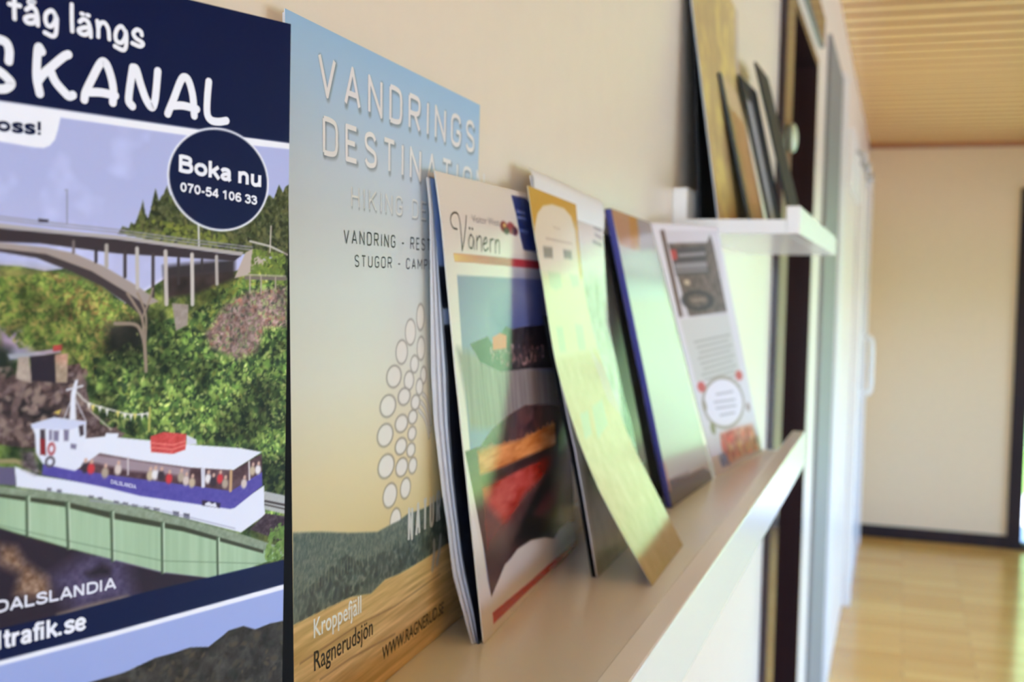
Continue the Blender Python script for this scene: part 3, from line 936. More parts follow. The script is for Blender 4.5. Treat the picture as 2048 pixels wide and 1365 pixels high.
for q, w, c in (([(45.47, 175.77), (45.49, 173.19)], .7, (120, 108, 106)), ([(51.21, 174.35), (51.23, 171.26)], .8, (52, 44, 46)), ([(53.95, 175.18), (53.98, 170.14)], 1.0, (176, 166, 156)),
                ([(58.89, 173.92), (58.93, 167.84)], .9, (64, 54, 54)), ([(62.16, 174.78), (62.37, 165.2)], 1.0, (192, 184, 176)), ([(66.63, 173.46), (66.71, 163.14)], .9, (70, 60, 60)),
                ([(70.18, 174.34), (70.59, 161.15)], 1.1, (196, 186, 178)), ([(73.97, 172.7), (74.03, 166.36)], .8, (60, 52, 52)), ([(77.96, 173.85), (78.25, 161.16)], 1.1, (200, 192, 184)),
                ([(80.99, 172.67), (81.02, 170.35)], .7, (60, 52, 52)), ([(85.45, 173.59), (85.69, 166.54)], 1.0, (178, 170, 162))):
    p.line(q, w, c)
p.poly([(21.33, 179.72), (27.97, 179), (40.89, 178.22), (56.72, 177.7), (75.26, 176.43), (94.02, 175.08), (93.39, 174.13), (56.72, 176.86), (27.98, 178), (21.33, 178.74)], (178, 170, 164))
for q in ([(21.33, 180.7), (27.97, 180.55), (40.88, 179.83), (56.71, 179.15), (75.24, 177.82), (96.95, 176.53)], [(21.33, 180.15), (27.97, 179.89), (40.89, 179.14), (56.71, 178.43), (75.25, 177.06), (96.14, 175.83)]):
    p.line(q, .3, (150, 146, 160))
p.poly([(36.78, 180.63), (39.3, 180.55), (39.18, 179.85), (37.02, 179.85)], (52, 46, 56))
p.poly([(91.21, 168.09), (94.68, 174.97), (96.96, 176.13), (102.03, 172.52), (97.86, 170.78), (94.76, 168.82)], (188, 172, 160))
p.poly([(72.18, 161.4), (77.05, 161.03), (76.81, 155.77), (73.42, 154.41)], (158, 144, 134), tex=g2, amt=18)
p.blobs([(96.96, 176.13), (108.17, 175.18), (108.32, 166.2), (98.73, 168.09), (96.23, 169.39)], 160, 1.0, [(122, 140, 60), (98, 118, 52)], 14)
p.line([(94.93, 168.29), (108.29, 168.27)], 1.0, (120, 108, 100))
p.line([(94.92, 169.09), (108.28, 168.97)], .3, (190, 180, 170))
for q in ([(96.24, 169.12), (96.3, 164.28)], [(99.9, 168.66), (99.97, 164.05)], [(104.82, 168.48), (104.87, 165.46)]):
    p.line(q, .45, (176, 160, 146))
# bare tree
for q, w in (([(64.9, 144.46), (64.57, 150.08), (63.57, 153.83), (61.75, 156.08), (56.32, 156.39)], .9), ([(64.74, 146.34), (64.27, 152.57), (63.68, 157.55), (61.44, 161.26), (59.64, 163.7)], .7), ([(64.57, 150.08), (64.79, 157.54), (63.65, 161.26), (62.38, 163.72)], .6), ([(63.68, 157.55), (65.87, 162.51), (66.56, 165)], .5)):
    p.line(smooth_path(q), w, (150, 132, 116))
# aqueduct: green steel channel the ship sails on
p.poly([(21.32, 122.58), (28.05, 110.55), (44.41, 103.3), (55.76, 98.72), (70.2, 92.89), (86.33, 88.49), (111.2, 89.33), (81.35, 87.16), (28.08, 85.83), (21.32, 86.23)], (44, 34, 44), soft=1)
p.poly([(39.95, 96.82), (50.05, 101.04), (59.43, 98.21), (62.27, 87.63), (46.25, 87.19)], (98, 88, 124), .7, 6, tex=g2, amt=30)
p.poly([(28.05, 106.45), (31.53, 105.53), (33.89, 101.43), (39.33, 96.93), (39.96, 92.67), (35.1, 93.04), (31.55, 94.91), (32.71, 99.32), (28.06, 102.45)], (150, 118, 92), .9, 3, tex=g2, amt=60)
p.poly([(48.78, 96.4), (53.36, 98.02), (55.64, 96.39), (55.38, 94.58), (50.09, 95.18)], (34, 26, 32), .9, 2)
p.poly([(41.84, 87.88), (50.78, 88.45), (60.18, 88.68), (61.16, 87.85), (51.44, 87.33), (43.09, 86.9)], (172, 152, 120), .9, 1.5)
p.poly([(21.32, 120.92), (28.04, 118.96), (50.38, 113.74), (76, 104.24), (101.88, 93.3), (110.29, 90.63), (101.93, 89.66), (86.33, 88.22), (70.2, 92.89), (55.76, 98.72), (44.41, 103.3), (28.05, 110.55), (21.32, 113.68)], (166, 194, 158), tex=p.noise((2.0, 40), 3, 21), amt=14)
p.poly([(21.32, 120.36), (28.04, 118.51), (43.35, 114.79), (55.28, 110.76), (76, 104.11), (101.87, 93.58), (101.89, 92.32), (76.01, 102.41), (55.29, 108.79), (43.36, 113.24), (28.04, 117.49), (21.32, 119.25)], (62, 66, 48))
p.poly([(21.32, 121.69), (28.04, 119.98), (50.37, 114.83), (75.98, 105.81), (93.27, 99.37), (108.3, 92.94), (110.29, 90.63), (101.88, 93.3), (76, 103.72), (55.28, 110.39), (43.36, 114.55), (28.04, 118.4), (21.32, 119.92)], (138, 152, 128), tex=g2, amt=18)
for q in ([(34.33, 116.67), (34.47, 107.84)], [(44.11, 113.97), (44.53, 103.16)], [(55.68, 110.21), (56.03, 98.3)], [(69.8, 105.42), (70.06, 92.78)], [(86.68, 98.91), (86.96, 88.65)]):
    p.line(q, .9, (78, 96, 72))
    p.line([(a_ + .5, b_) for a_, b_ in q], .45, (188, 208, 178))
for k in range(34):
    a0 = 24 + k * 2.3
    p.line([(a0, 8), (a0, 62)], .16, (122, 150, 116), .0)
p.line([(25.78, 111.91), (44.4, 104.98), (70.18, 95.72), (100.74, 89.73)], .25, (90, 110, 84), .6)
# the white ship
p.poly([(31.38, 124.16), (37.43, 121.29), (54.04, 116.93), (66.29, 112.91), (91.06, 106.61), (101.78, 111.25), (102.24, 103), (94.25, 99.35), (66.32, 109.48), (50.37, 114.71), (31.74, 119.42)], (226, 230, 242))
p.poly([(21.32, 125.36), (31.38, 123.93), (31.85, 119.63), (21.32, 121.69)], (98, 92, 122))
p.poly([(21.32, 125.91), (31.49, 124.83), (37.92, 121.81), (35.03, 124.46), (31.49, 125.98), (21.32, 126.47)], (150, 140, 100))
p.poly([(46.58, 126.81), (91.57, 116.68), (100.96, 120.2), (101.05, 114.66), (90.84, 110.96), (81.51, 113.19), (63.44, 117.42), (54.02, 119.62), (46.1, 121.72)], (86, 62, 66), tex=g1, amt=40)
p.poly([(47.86, 125.73), (66.22, 121.39), (77.95, 118.58), (77.67, 116.53), (60.64, 119.86), (48.64, 123.61)], (168, 150, 158), .9, 1)
p.poly([(38.15, 124.01), (46.6, 121.79), (54.02, 119.74), (63.44, 117.54), (81.51, 113.32), (90.84, 111.1), (101.04, 115.08), (101.27, 111.32), (92.03, 106.34), (90.58, 106.27), (63.47, 113.27), (54.04, 116.56), (37.92, 121.46)], (86, 78, 160), tex=g2, amt=10)
p.poly([(35.24, 133.44), (40.8, 134.64), (48.85, 133.07), (48.87, 128.99), (52.52, 128.06), (53.19, 125.56), (46.1, 121.48), (38.15, 124.01), (36.46, 126.62), (36.2, 131.05)], (226, 230, 242))
p.poly([(35.24, 133.44), (40.8, 134.64), (48.85, 133.07), (48.86, 132.35), (44.79, 131.37), (35.48, 132.5)], (206, 212, 234))
for q in ([(37.4, 132.11), (38.61, 132.01), (38.87, 125.92), (37.54, 126.28)], [(46.94, 132.15), (48.21, 132.29), (48.35, 129.88), (47.33, 129.61)]):
    p.poly(q, (70, 58, 66))
p.poly([(37.41, 130.02), (38.62, 129.68), (38.75, 125.93), (37.54, 126.28)], (140, 40, 44))
for q in ([(39.59, 131.81), (40.32, 131.75), (40.33, 129.29), (39.59, 129.35)], [(40.69, 131.6), (42.05, 131.37), (41.93, 128.91), (40.7, 129.14)], [(43.16, 131.63), (44.54, 131.4), (44.42, 128.8), (43.3, 128.9)], [(44.93, 128.16), (46.45, 127.78), (46.33, 126.6), (44.94, 126.97)]):
    p.poly(q, (128, 122, 148))
p.ellipse([(40.21, 127.31), (40.95, 127.23), (40.21, 128.48)], (176, 84, 88), ring=.5)
p.ellipse([(39.86, 124.29), (40.84, 124.19), (39.85, 125.35)], (90, 84, 96), ring=.6)
p.poly([(32.89, 127.55), (35.98, 127.25), (37.43, 121.87), (36.23, 121.77), (33.25, 123.49)], (96, 84, 92), .9, 1.5, tex=g2, amt=60)
p.poly([(44.65, 133.76), (45, 140.01), (46, 143.03), (46.76, 143.23), (46.15, 138.75), (46.3, 133.63)], (228, 231, 240))
p.line([(44, 140.89), (47.91, 141.62)], .5, (214, 214, 222))
p.line([(46.02, 138.76), (48.85, 133.07)], .3, (200, 198, 205))
p.line([(44.76, 137.66), (43.28, 134.22)], .3, (200, 198, 205))
p.line(smooth_path([(46.52, 140.16), (49.22, 137.6), (55.12, 135.51), (60.82, 133.88), (66.12, 133.74)]), .35, (220, 216, 206))
for k, q in enumerate(([(49.61, 137.1)], [(50.64, 136.55)], [(52.47, 136.18)], [(54.33, 135.33)], [(57.27, 134.63)], [(59.17, 134)], [(60.82, 133.63)], [(61.92, 133.67)], [(63.87, 133.65)], [(65.55, 133.78)])):
    a_, b_ = q[0]
    p.poly([(a_ - .5, b_ + .3), (a_ + .5, b_ + .3), (a_, b_ - 1.3)], [(232, 228, 220), (228, 214, 120), (236, 232, 226)][k % 3])
p.line([(49.87, 135.52), (55.42, 130.61)], .25, (214, 205, 190))
p.line([(66.1, 135.25), (65.87, 129.36)], .6, (180, 176, 90))
p.poly([(40.8, 135.81), (42.52, 136.39), (42.03, 135.25)], (216, 190, 90))
p.poly([(48.87, 128.99), (53.83, 129.04), (54.09, 129.87), (57.44, 129.46), (57.31, 128.48), (66.17, 126.94), (80.01, 124.51), (93.61, 122.42), (100.96, 120.61), (91.57, 116.68), (77.95, 118.84), (63.4, 122.19), (47.86, 126.33)], (228, 232, 243))
p.poly([(66.31, 127.94), (70.02, 128.75), (76.8, 127.66), (76.54, 123.67), (72.85, 122.87), (66.48, 124.01)], (206, 78, 74), tex=g2, amt=24)
p.line([(66.46, 126.28), (72.82, 125.18), (76.52, 125.87)], .3, (232, 130, 120))
p.line([(66.47, 125.15), (72.83, 124.03), (76.53, 124.83)], .3, (232, 130, 120))
p.poly([(76.8, 127.4), (79.69, 125.97), (80.01, 124.64), (76.83, 124.94)], (214, 216, 228))
for q in ([(81.61, 118.05), (81.82, 113.41)], [(82.23, 117.98), (82.28, 113.36)]):
    p.line(q, .6, (224, 226, 236))
p.line([(90.77, 116.37), (90.67, 111.25)], .9, (196, 160, 120))
p.line([(96.63, 118.44), (96.86, 113.49)], .5, (220, 214, 214))
p.line([(60.07, 123.28), (60.1, 119.05)], .4, (214, 205, 205))
pe = np.random.default_rng(4)
for k, q in enumerate(([(57.36, 120.84)], [(66.25, 118.35)], [(67.67, 118.44)], [(69.4, 117.99)], [(71.73, 116.96)], [(75.27, 116.93)], [(76.78, 115.85)], [(78.59, 115.12)], [(83.5, 115.59)], [(85.07, 114.61)], [(87.27, 115.15)], [(88.88, 113.63)], [(95.05, 112.89)], [(97.83, 116.12)], [(99.67, 116.2)], [(48.65, 122.28)], [(50.2, 121.87)], [(53.89, 120.49)])):
    a_, b_ = q[0]
    c = [(214, 200, 190), (196, 178, 150), (232, 228, 228), (60, 48, 56), (206, 60, 66), (176, 160, 140)][k % 6]
    p.ellipse([(a_, b_ - .3), (a_ + .95, b_), (a_, b_ + 1.0)], c, soft=.6)
    p.ellipse([(a_ + .2, b_ + 1.4), (a_ + .65, b_), (a_, b_ + 1.95)], (206, 168, 150), soft=.4)
for q in ([(39.14, 118.28), (40.24, 118.02), (40.25, 117.43), (39.14, 117.69)], [(41.6, 117.62), (42.72, 117.36), (42.72, 116.77), (41.6, 117.03)], [(49.72, 115.16), (50.89, 114.89), (50.9, 114.4), (49.72, 114.68)], [(52.07, 114.49), (53.26, 114.22), (53.27, 113.6), (52.08, 114)], [(56.34, 113.08), (57.69, 112.65), (57.69, 112.16), (56.34, 112.58)], [(58.78, 112.38), (60.15, 111.95), (60.16, 111.45), (58.78, 111.76)], [(61.26, 111.55), (62.79, 111.1), (62.79, 110.6), (61.26, 110.93)], [(64.61, 110.6), (66.17, 110.13), (66.18, 109.63), (64.62, 109.97)], [(67.31, 109.85), (69.04, 109.36), (69.05, 108.72), (67.32, 109.09)], [(72.99, 108.17), (74.77, 107.67), (74.78, 106.5), (73, 107.14)], [(76.12, 107.22), (77.93, 106.7), (77.94, 105.39), (76.13, 106.05)]):
    p.poly(q, (92, 90, 106))
p.poly([(81.71, 109.87), (87.51, 108.3), (87.37, 106.98), (81.72, 108.41)], (52, 44, 66))
p.poly([(82.65, 108.82), (83.88, 109.18), (84.83, 108.39), (85.93, 108.65), (86.42, 107.24), (82.65, 108.29)], (226, 228, 238))
p.line([(49.99, 113.91), (66.32, 109.99), (92.27, 100.74)], .2, (150, 150, 170))
p.poly([(101.8, 109.72), (110.01, 107.28), (110.1, 102.03), (102.22, 104.53)], (190, 190, 190), .9)
p.line([(102.18, 106.9), (110.06, 104.58)], .6, (60, 50, 50))
p.line([(102.2, 105.92), (110.07, 103.45)], .4, (60, 50, 50))
p.poly([(102.41, 103.39), (110.11, 101.46), (110.24, 93.77), (97.23, 99.72)], (70, 54, 62), tex=g2, amt=30)
p.blobs([(104.02, 98.97), (110.12, 100.89), (110.32, 88.77), (102.44, 90.13), (102.4, 92.52)], 200, .9, [(96, 128, 60), (122, 150, 78)], 15)
# foot of the cover
p.poly([(21.32, 87.69), (28.08, 87.44), (43.46, 87.66), (65.5, 88.65), (109.42, 89.35), (110.81, 5.64), (21.31, 39.06)], NAVY)
p.poly([(21.31, 80.25), (28.08, 80.08), (55.47, 80.54), (109.54, 82.36), (110.81, 5.64), (21.31, 39.06)], WHITE_INK)
lowsky = np.array((158, 172, 220)) + np.array((30, 26, 14)) * np.clip((150 - p.B * 2.2) / 100, 0, 1)[..., None]
p.blend(p.mask_poly([(21.31, 79.12), (28.08, 78.93), (55.48, 79.29), (109.56, 80.93), (110.81, 5.64), (21.31, 39.06)]), lowsky)
wd = [(40.04, 69.41), (51.54, 69.46), (59.63, 69.53), (68.22, 71.13), (73.2, 71.11), (78.45, 71.45), (84.18, 70.25), (88.6, 72.21), (90.68, 73.25), (95.43, 73.44), (99.31, 71.62), (104.44, 72.18), (109.71, 71.9), (110.81, 5.64), (35.25, 33.86), (35.16, 69.53)]
p.poly(wd, (58, 54, 46), tex=g1, amt=34)
p.blobs(wd, 900, 1.3, [(50, 50, 40), (74, 66, 50), (42, 44, 36), (84, 72, 54)], 16, .7)
# head of the cover
p.poly([(21.34, 233.49), (110.17, 253.4), (110.99, 205.45), (108.71, 205.62), (93.6, 205.55), (79.86, 205.91), (27.94, 206.04), (21.34, 206.1)], NAVY)
p.poly([(21.34, 206.1), (27.94, 206.04), (79.86, 205.91), (93.6, 205.55), (109.23, 205.68), (109.26, 204.03), (96.07, 203.71), (76.6, 204.01), (42.14, 204.2), (41.54, 201.38), (40.81, 199), (39.61, 197.5), (38.17, 196.78), (36.03, 196.67), (27.95, 197.13), (21.33, 197.37)], WHITE_INK)
# badge
p.ellipse([(86.29, 193.7), (102.12, 194.1), (86.12, 207.1)], WHITE_INK)
p.ellipse([(86.29, 193.7), (101.53, 194.05), (86.13, 206.58)], NAVY)
GLOWC = (8, 14, 40)
KANAL = [[(21.34, 217.26), (25.7, 219.33), (28.15, 219.43), (29.39, 218.89), (29.96, 217.34), (29.85, 215.12)], [(21.34, 213.4), (25.71, 213.03), (27.94, 212.4), (29.63, 211.23), (30.43, 210.25), (29.63, 209.25), (27.94, 208.67), (21.34, 208.25)],
         [(37.51, 218.51), (36.68, 219.26), (36.33, 215.62), (36.34, 212.25), (37.06, 208.98)], [(43.92, 218.91), (42.81, 218.27), (40.15, 215.78), (37.76, 213.37), (36.81, 211.98)], [(39.67, 214.34), (40.77, 212.24), (42.72, 210.36), (44.08, 209.4), (45.07, 209.77)],
         [(47.96, 209.13), (48.33, 211.04), (50.22, 214.94), (51.61, 217.62), (52.64, 218.72), (53.69, 218.07), (54.75, 215.64), (55.43, 212.54), (55.31, 209.43)], [(48.96, 211.02), (52.3, 211.38), (55.96, 211.19)],
         [(60.53, 209.3), (59.57, 210.37), (59.69, 212.79), (60.34, 217.1), (60.6, 218.58)], [(60.6, 218.58), (61.55, 218.25), (62.81, 214.82), (64.35, 211.39), (65.9, 209.77), (66.72, 211.35), (67.12, 214.47), (67.5, 218.82)],
         [(70.43, 208.76), (70.85, 209.81), (72.12, 212.71), (73.96, 217.21), (75.12, 218.51), (76.45, 217.71), (77.68, 214.11), (78.17, 209.25)], [(71.42, 210.88), (74.9, 211.34), (78.9, 210.99)],
         [(82.44, 218.49), (82.04, 214.09), (82.08, 210.26), (83.32, 208.75), (85.64, 208.65), (87.97, 209.2)]]
for q in KANAL:
    p.stroke(q, 2.0, WHITE_INK)
TAG = [[(31.08, 230.63), (31.09, 226.89), (31.15, 224.7)], [(29.95, 227.65), (32.34, 227.75)], [(33.85, 227.22), (34.89, 227.98), (35.95, 227.63), (36.42, 226.05), (36.54, 224.28)], [(36.42, 226.16), (34.9, 225.98), (33.62, 225.29), (33.97, 224.47), (35.25, 224.49), (36.3, 225.36)], [(35.71, 229.31), (35.12, 228.8), (34.42, 229), (34.89, 229.53), (35.71, 229.31)],
       [(40.83, 226.9), (40.35, 227.82), (39.63, 228.13), (38.55, 227.25), (38.32, 225.85), (38.8, 224.7), (39.76, 224.66), (40.6, 225.83), (40.83, 227.12)], [(41.08, 226.6), (40.97, 224.2), (40.73, 222.91), (39.89, 222.42), (38.21, 222.91)],
       [(44.73, 230.51), (44.75, 227.31), (44.88, 224.47)], [(46.74, 227), (47.61, 227.74), (48.75, 227.38), (49.39, 225.87), (49.53, 224.04)], [(49.26, 226.08), (47.87, 225.82), (46.5, 225.11), (46.88, 224.37), (48.13, 224.25), (49.27, 225.15)],
       [(51.17, 227.95), (51.44, 226.13), (51.45, 224.38)], [(51.44, 226.48), (52.07, 227.66), (53.11, 227.85), (54.02, 226.61), (54.3, 224.31)], [(58.52, 226.84), (57.71, 227.77), (57.04, 227.76), (56.25, 226.9), (55.87, 225.41), (56.27, 224.18), (57.47, 224.04), (58.39, 225.27), (58.65, 226.87)], [(58.79, 226.42), (58.8, 224.03), (58.41, 222.65), (57.48, 222.37), (55.75, 222.91)],
       [(62.99, 226.82), (62.71, 227.61), (61.61, 227.89), (60.67, 226.88), (61.36, 225.8), (63, 225.13), (63.28, 224.57), (62.32, 224.05), (60.42, 224.43)]]
for q in TAG:
    p.stroke(q, 1.05, WHITE_INK)
for q in ([(47.11, 228.91), (47.54, 228.88)], [(48.55, 228.85), (49, 228.82)]):
    p.stroke(q, .95, WHITE_INK, False)
p.grotesk('oss!', [(27.17, 199.46), (37.56, 199.66), (27.16, 202.42)], NAVY)
p.grotesk('Boka nu', [(73.75, 194.71), (99.53, 192.81), (74.15, 198.96)], WHITE_INK)
p.grotesk('070-54 106 33', [(74.24, 189.78), (97.94, 187.99), (74.36, 192.06)], WHITE_INK, .17)
p.grotesk('DALSLANDIA', [(26.93, 91.24), (56.75, 91.22), (26.92, 93.98)], (232, 232, 240), .16)
p.grotesk('ltrafik.se', [(27.39, 82.77), (48.72, 82.77), (27.39, 87.02)], WHITE_INK)
p.grotesk('DALSLANDIA', [(55.37, 117.38), (62.2, 115.25), (55.36, 118.37)], (206, 204, 232), .18)
p.build('front_cover', mag, M_COVER, .0005)
bm = bmesh.new()
box(bm, .0070, .0092, .085, .1783, CZ - .1677, CZ + .0702)
obj('left_cover', bm, mat('navy_print', NAVY, .32), mag)
bm = bmesh.new()
qs = [(.010, .215, -.168), (.0505, .2855, -.168), (.0452, .2845, .045), (.008, .21, .06)]
f_ = [bm.verts.new((x, y, z + CZ + .0003)) for x, y, z in qs]
k_ = [bm.verts.new((x - .002, y + .0015, z + CZ + .0003)) for x, y, z in qs]
bm.faces.new(f_)
bm.faces.new(k_[::-1])
for i in range(4):
    bm.faces.new((f_[i], f_[(i + 1) % 4], k_[(i + 1) % 4], k_[i]))
obj('inner_pages', bm, M_BLACK, mag)

# ---------------------------------------------------------------- hiking magazine
mag = thing('hiking_magazine', 'tall pale blue to sand hiking magazine with raised white capitals, second on the ledge', 'magazine', (.01, .44, CZ - .168))
p = Print('hike', 0.5)
gn, gf = p.noise(4, 4, 31), p.noise(1.4, 4, 32)
stops = [(0, (214, 190, 128)), (60, (216, 192, 132)), (95, (228, 208, 160)), (130, (226, 220, 200)), (165, (216, 219, 212)), (190, (204, 208, 208)), (212, (196, 208, 220)), (235, (178, 204, 228)), (260, (156, 194, 228))]
for c in range(3):
    p.px[..., c] = np.interp(p.B, [s[0] for s in stops], [s[1][c] for s in stops])
# rings of a tree-shaped emblem
for cx_, cy_, rx_, ry_ in ((767, 645, 18, 65), (713, 725, 25, 65), (665, 835, 28, 60), (770, 815, 18, 60), (622, 970, 35, 55), (735, 900, 18, 42), (783, 960, 14, 40), (705, 990, 22, 45)):
    pass
RINGS = [[(119.51, 152.95), (123.65, 152.9), (119.35, 158.33)], [(108.16, 146.52), (113.58, 146.38), (108.05, 151.79)], [(98.63, 138.16), (104.42, 137.9), (98.55, 142.9)], [(120.5, 138.89), (124.69, 138.72), (120.36, 143.73)],
         [(90.45, 128.12), (97.44, 127.66), (90.39, 132.37)], [(113.07, 132.2), (117.15, 131.98), (112.98, 135.64)], [(123.86, 126.62), (126.9, 126.43), (123.75, 130.03)], [(106.93, 125.29), (111.8, 124.95), (106.85, 129.03)],
         [(84.29, 116.15), (91.68, 115.47), (84.25, 120.35)], [(101.73, 118.69), (107.66, 118.2), (101.67, 121.96)], [(119.21, 121.63), (122.81, 121.37), (119.12, 124.9)], [(114.67, 115.05), (119.11, 114.66), (114.59, 117.96)],
         [(81.55, 104.17), (88.91, 103.32), (81.51, 108.46)], [(98.89, 107.24), (105.07, 106.58), (98.83, 110.6)], [(111.62, 108.77), (116.02, 108.33), (111.55, 111.44)], [(110.92, 101.52), (115.03, 101.05), (110.86, 104.19)],
         [(98.51, 97.43), (104.13, 96.72), (98.45, 100.58)], [(82.71, 91.03), (90.42, 89.92), (82.67, 95.55)], [(99.51, 88.18), (105.47, 87.32), (99.44, 91.78)], [(112.15, 87.13), (116.31, 86.53), (112.07, 90.26)],
         [(86.81, 78.05), (93.6, 76.89), (86.75, 82.72)], [(103.94, 78.32), (109.16, 77.47), (103.86, 82.39)], [(92.93, 65.93), (98.52, 64.86), (92.86, 71)], [(109.93, 94.32), (114.04, 93.79), (109.87, 96.99)]]
for q in RINGS:
    p.ellipse(q, (132, 120, 104), .75, soft=1.0, ring=1.5)
    p.ellipse(q, (234, 226, 212), .95)
for q in ([(123.52, 118.02), (127.88, 115.38), (131.15, 110.49), (133.93, 103.27)], [(121.21, 114.59), (126.17, 111.42), (130.04, 106.45), (132.78, 100.16)], [(118.91, 111.19), (125.07, 107.42), (128.91, 103.35), (131.61, 97.52)]):
    p.line(smooth_path(q), 2.2, (150, 140, 126), .8)
    p.line(smooth_path(q), 1.2, (222, 216, 204))
forest = [(1.1, 79.42), (21.76, 75.63), (47.39, 70.09), (73.86, 65.15), (84.28, 65.38), (97.95, 65.51), (106.49, 66.53), (127.69, 65.34), (147.24, 66.09), (206.91, 68.95), (241.87, 69.22), (244.78, 43.4), (209.24, 41.94), (155.28, 42.35), (128.5, 41.62), (98.36, 41.9), (81.83, 43.32), (67.37, 41.12), (47.21, 44.91), (21.23, 46.28), (0.25, 46.7)]
gt = np.clip((gf - .25) * 1.8, 0, 1)[..., None]
p.blend(p.mask_poly(forest, 1.0), np.array((72, 86, 76)) * (1 - gt) + np.array((124, 130, 112)) * gt)
p.blobs([(25.57, 59.26), (42.83, 62.9), (61.44, 56.78), (87.07, 55.25), (109.59, 59.27), (161.36, 61.18), (224.72, 60.76), (226.94, 38.44), (128.5, 41.62), (47.21, 44.91), (5.48, 46.28), (1.97, 56.07)], 900, 2.6, [(48, 58, 54), (56, 66, 58), (66, 74, 66)], 33, .7)
for k in range(70):
    a_ = 1 + k * 2.75
    q = forest
    p.line([(a_, 55.5), (a_, 58 + 3 * pe.random())], .5, (118, 122, 96), .7)
ground = [(-1.94, 47.32), (21.23, 46.28), (47.21, 44.91), (67.37, 41.12), (81.83, 43.32), (98.36, 41.9), (128.5, 41.62), (155.28, 42.35), (209.24, 41.94), (254.39, 43.06), (261.31, -12.02), (123.68, -5.59), (46.77, -14.52), (-3.1, 5.06)]
p.poly(ground, (214, 176, 112), tex=p.noise((40, 1.6), 4, 34), amt=46)
p.line([(5.14, 32.16), (29.34, 32.03), (56.55, 31.89), (92.92, 29.16), (148.92, 29.77)], .7, (130, 92, 54), .7)
p.line([(20.77, 21.29), (47.03, 20.84), (93.1, 17.21)], .8, (120, 84, 50), .6)
for q in ([(138.54, 34.62), (140.26, 41.32), (140.01, 47.28)], [(144.52, 36.08), (147.66, 42.07), (148.76, 47.83)]):
    p.line(smooth_path(q), 3.0, (176, 176, 172), .9, 1.5)
SHW = (.9, -.9, (96, 100, 106), .55)
p.din('VANDRINGS', 'VANDRINGS', [(22.94, 234.59), (185.23, 234.43), (23.2, 250.46)], (238, 234, 234), .135, SHW)
p.din('DESTINATION', 'DESTIN', [(26.03, 213.54), (117.85, 213.08), (26.25, 227.92)], (238, 234, 232), .135, SHW)
p.din('HIKING DESTINATION', 'HIKING', [(49.12, 196.32), (97.91, 196.49), (49.17, 204.59)], (226, 224, 218), .10, (.6, -.6, (100, 104, 106), .6))
p.din('VANDRING - RESTAURANG', 'VANDRING', [(42.6, 181.93), (90.78, 182.48), (42.65, 187.44)], (44, 50, 54), .12)
p.din('STUGOR - CAMPING', 'STUGOR', [(52.05, 173.29), (87.28, 173.73), (52.08, 178.14)], (44, 50, 54), .12)
p.din('NATUR', 'NATUR', [(106.78, 53.63), (147.73, 55.23), (106.44, 69.19)], (206, 202, 190), .14)
p.text('Kroppefjäll', 'Kroppefjäll', [(15.81, 38.09), (57.53, 36.23), (15.95, 44.98)], (244, 244, 240), .012)
p.text('Ragnerudsjön', 'Ragnerudsjön', [(15.97, 25.99), (68.93, 24.06), (16.11, 33.07)], (40, 34, 26), .008)
p.text('WWW.RAGNERUD.SE', 'WWW.RAGNERUD.', [(78.91, 9.99), (147.09, 9.54), (78.87, 15.69)], (52, 42, 30), .01)
p.build('front_cover', mag, M_SILK, .0004)
slab('hike', 'inner_pages', mag, M_PAGE, .0006, .0016, 1.0)

# ---------------------------------------------------------------- lake magazine and the copies bowed behind it
def edge_x(z, tab):
    return float(np.interp(z, [t[1] for t in tab[::-1]], [t[0] for t in tab[::-1]]))


L0 = ((.0018, .0515), (.0024, .0342), (.0034, .002), (.004, -.0165), (.0048, -.042), (.0068, -.0653), (.0114, -.0965), (.0146, -.1138), (.0175, -.1346), (.0282, -.1680))
L1 = ((.0055, .0515), (.0075, .0395), (.0105, .010), (.0131, -.0116), (.0140, -.042), (.0151, -.065), (.0174, -.090), (.0223, -.125), (.0279, -.148), (.0331, -.1680))


def stack_edge(z, f):
    """left edge of the bowed stack at height z: f = 0 hindmost, 1 foremost, kept behind the cover"""
    t = (z + .168) / .2165
    y = .4925 - .0235 * t
    zq = z * .488 / y
    x0, x1 = [.2095 - (.2095 - edge_x(zq, L)) / .488 * y for L in (L0, L1)]
    cover = .0313 + (.0115 - .0313) * t - .0020
    x1 = min(cover, max(x1, x0 + .0015))
    x0 = min(x0, x1 - .0012)
    return x0 + (x1 - x0) * f, y, -.0800 + .052 * t


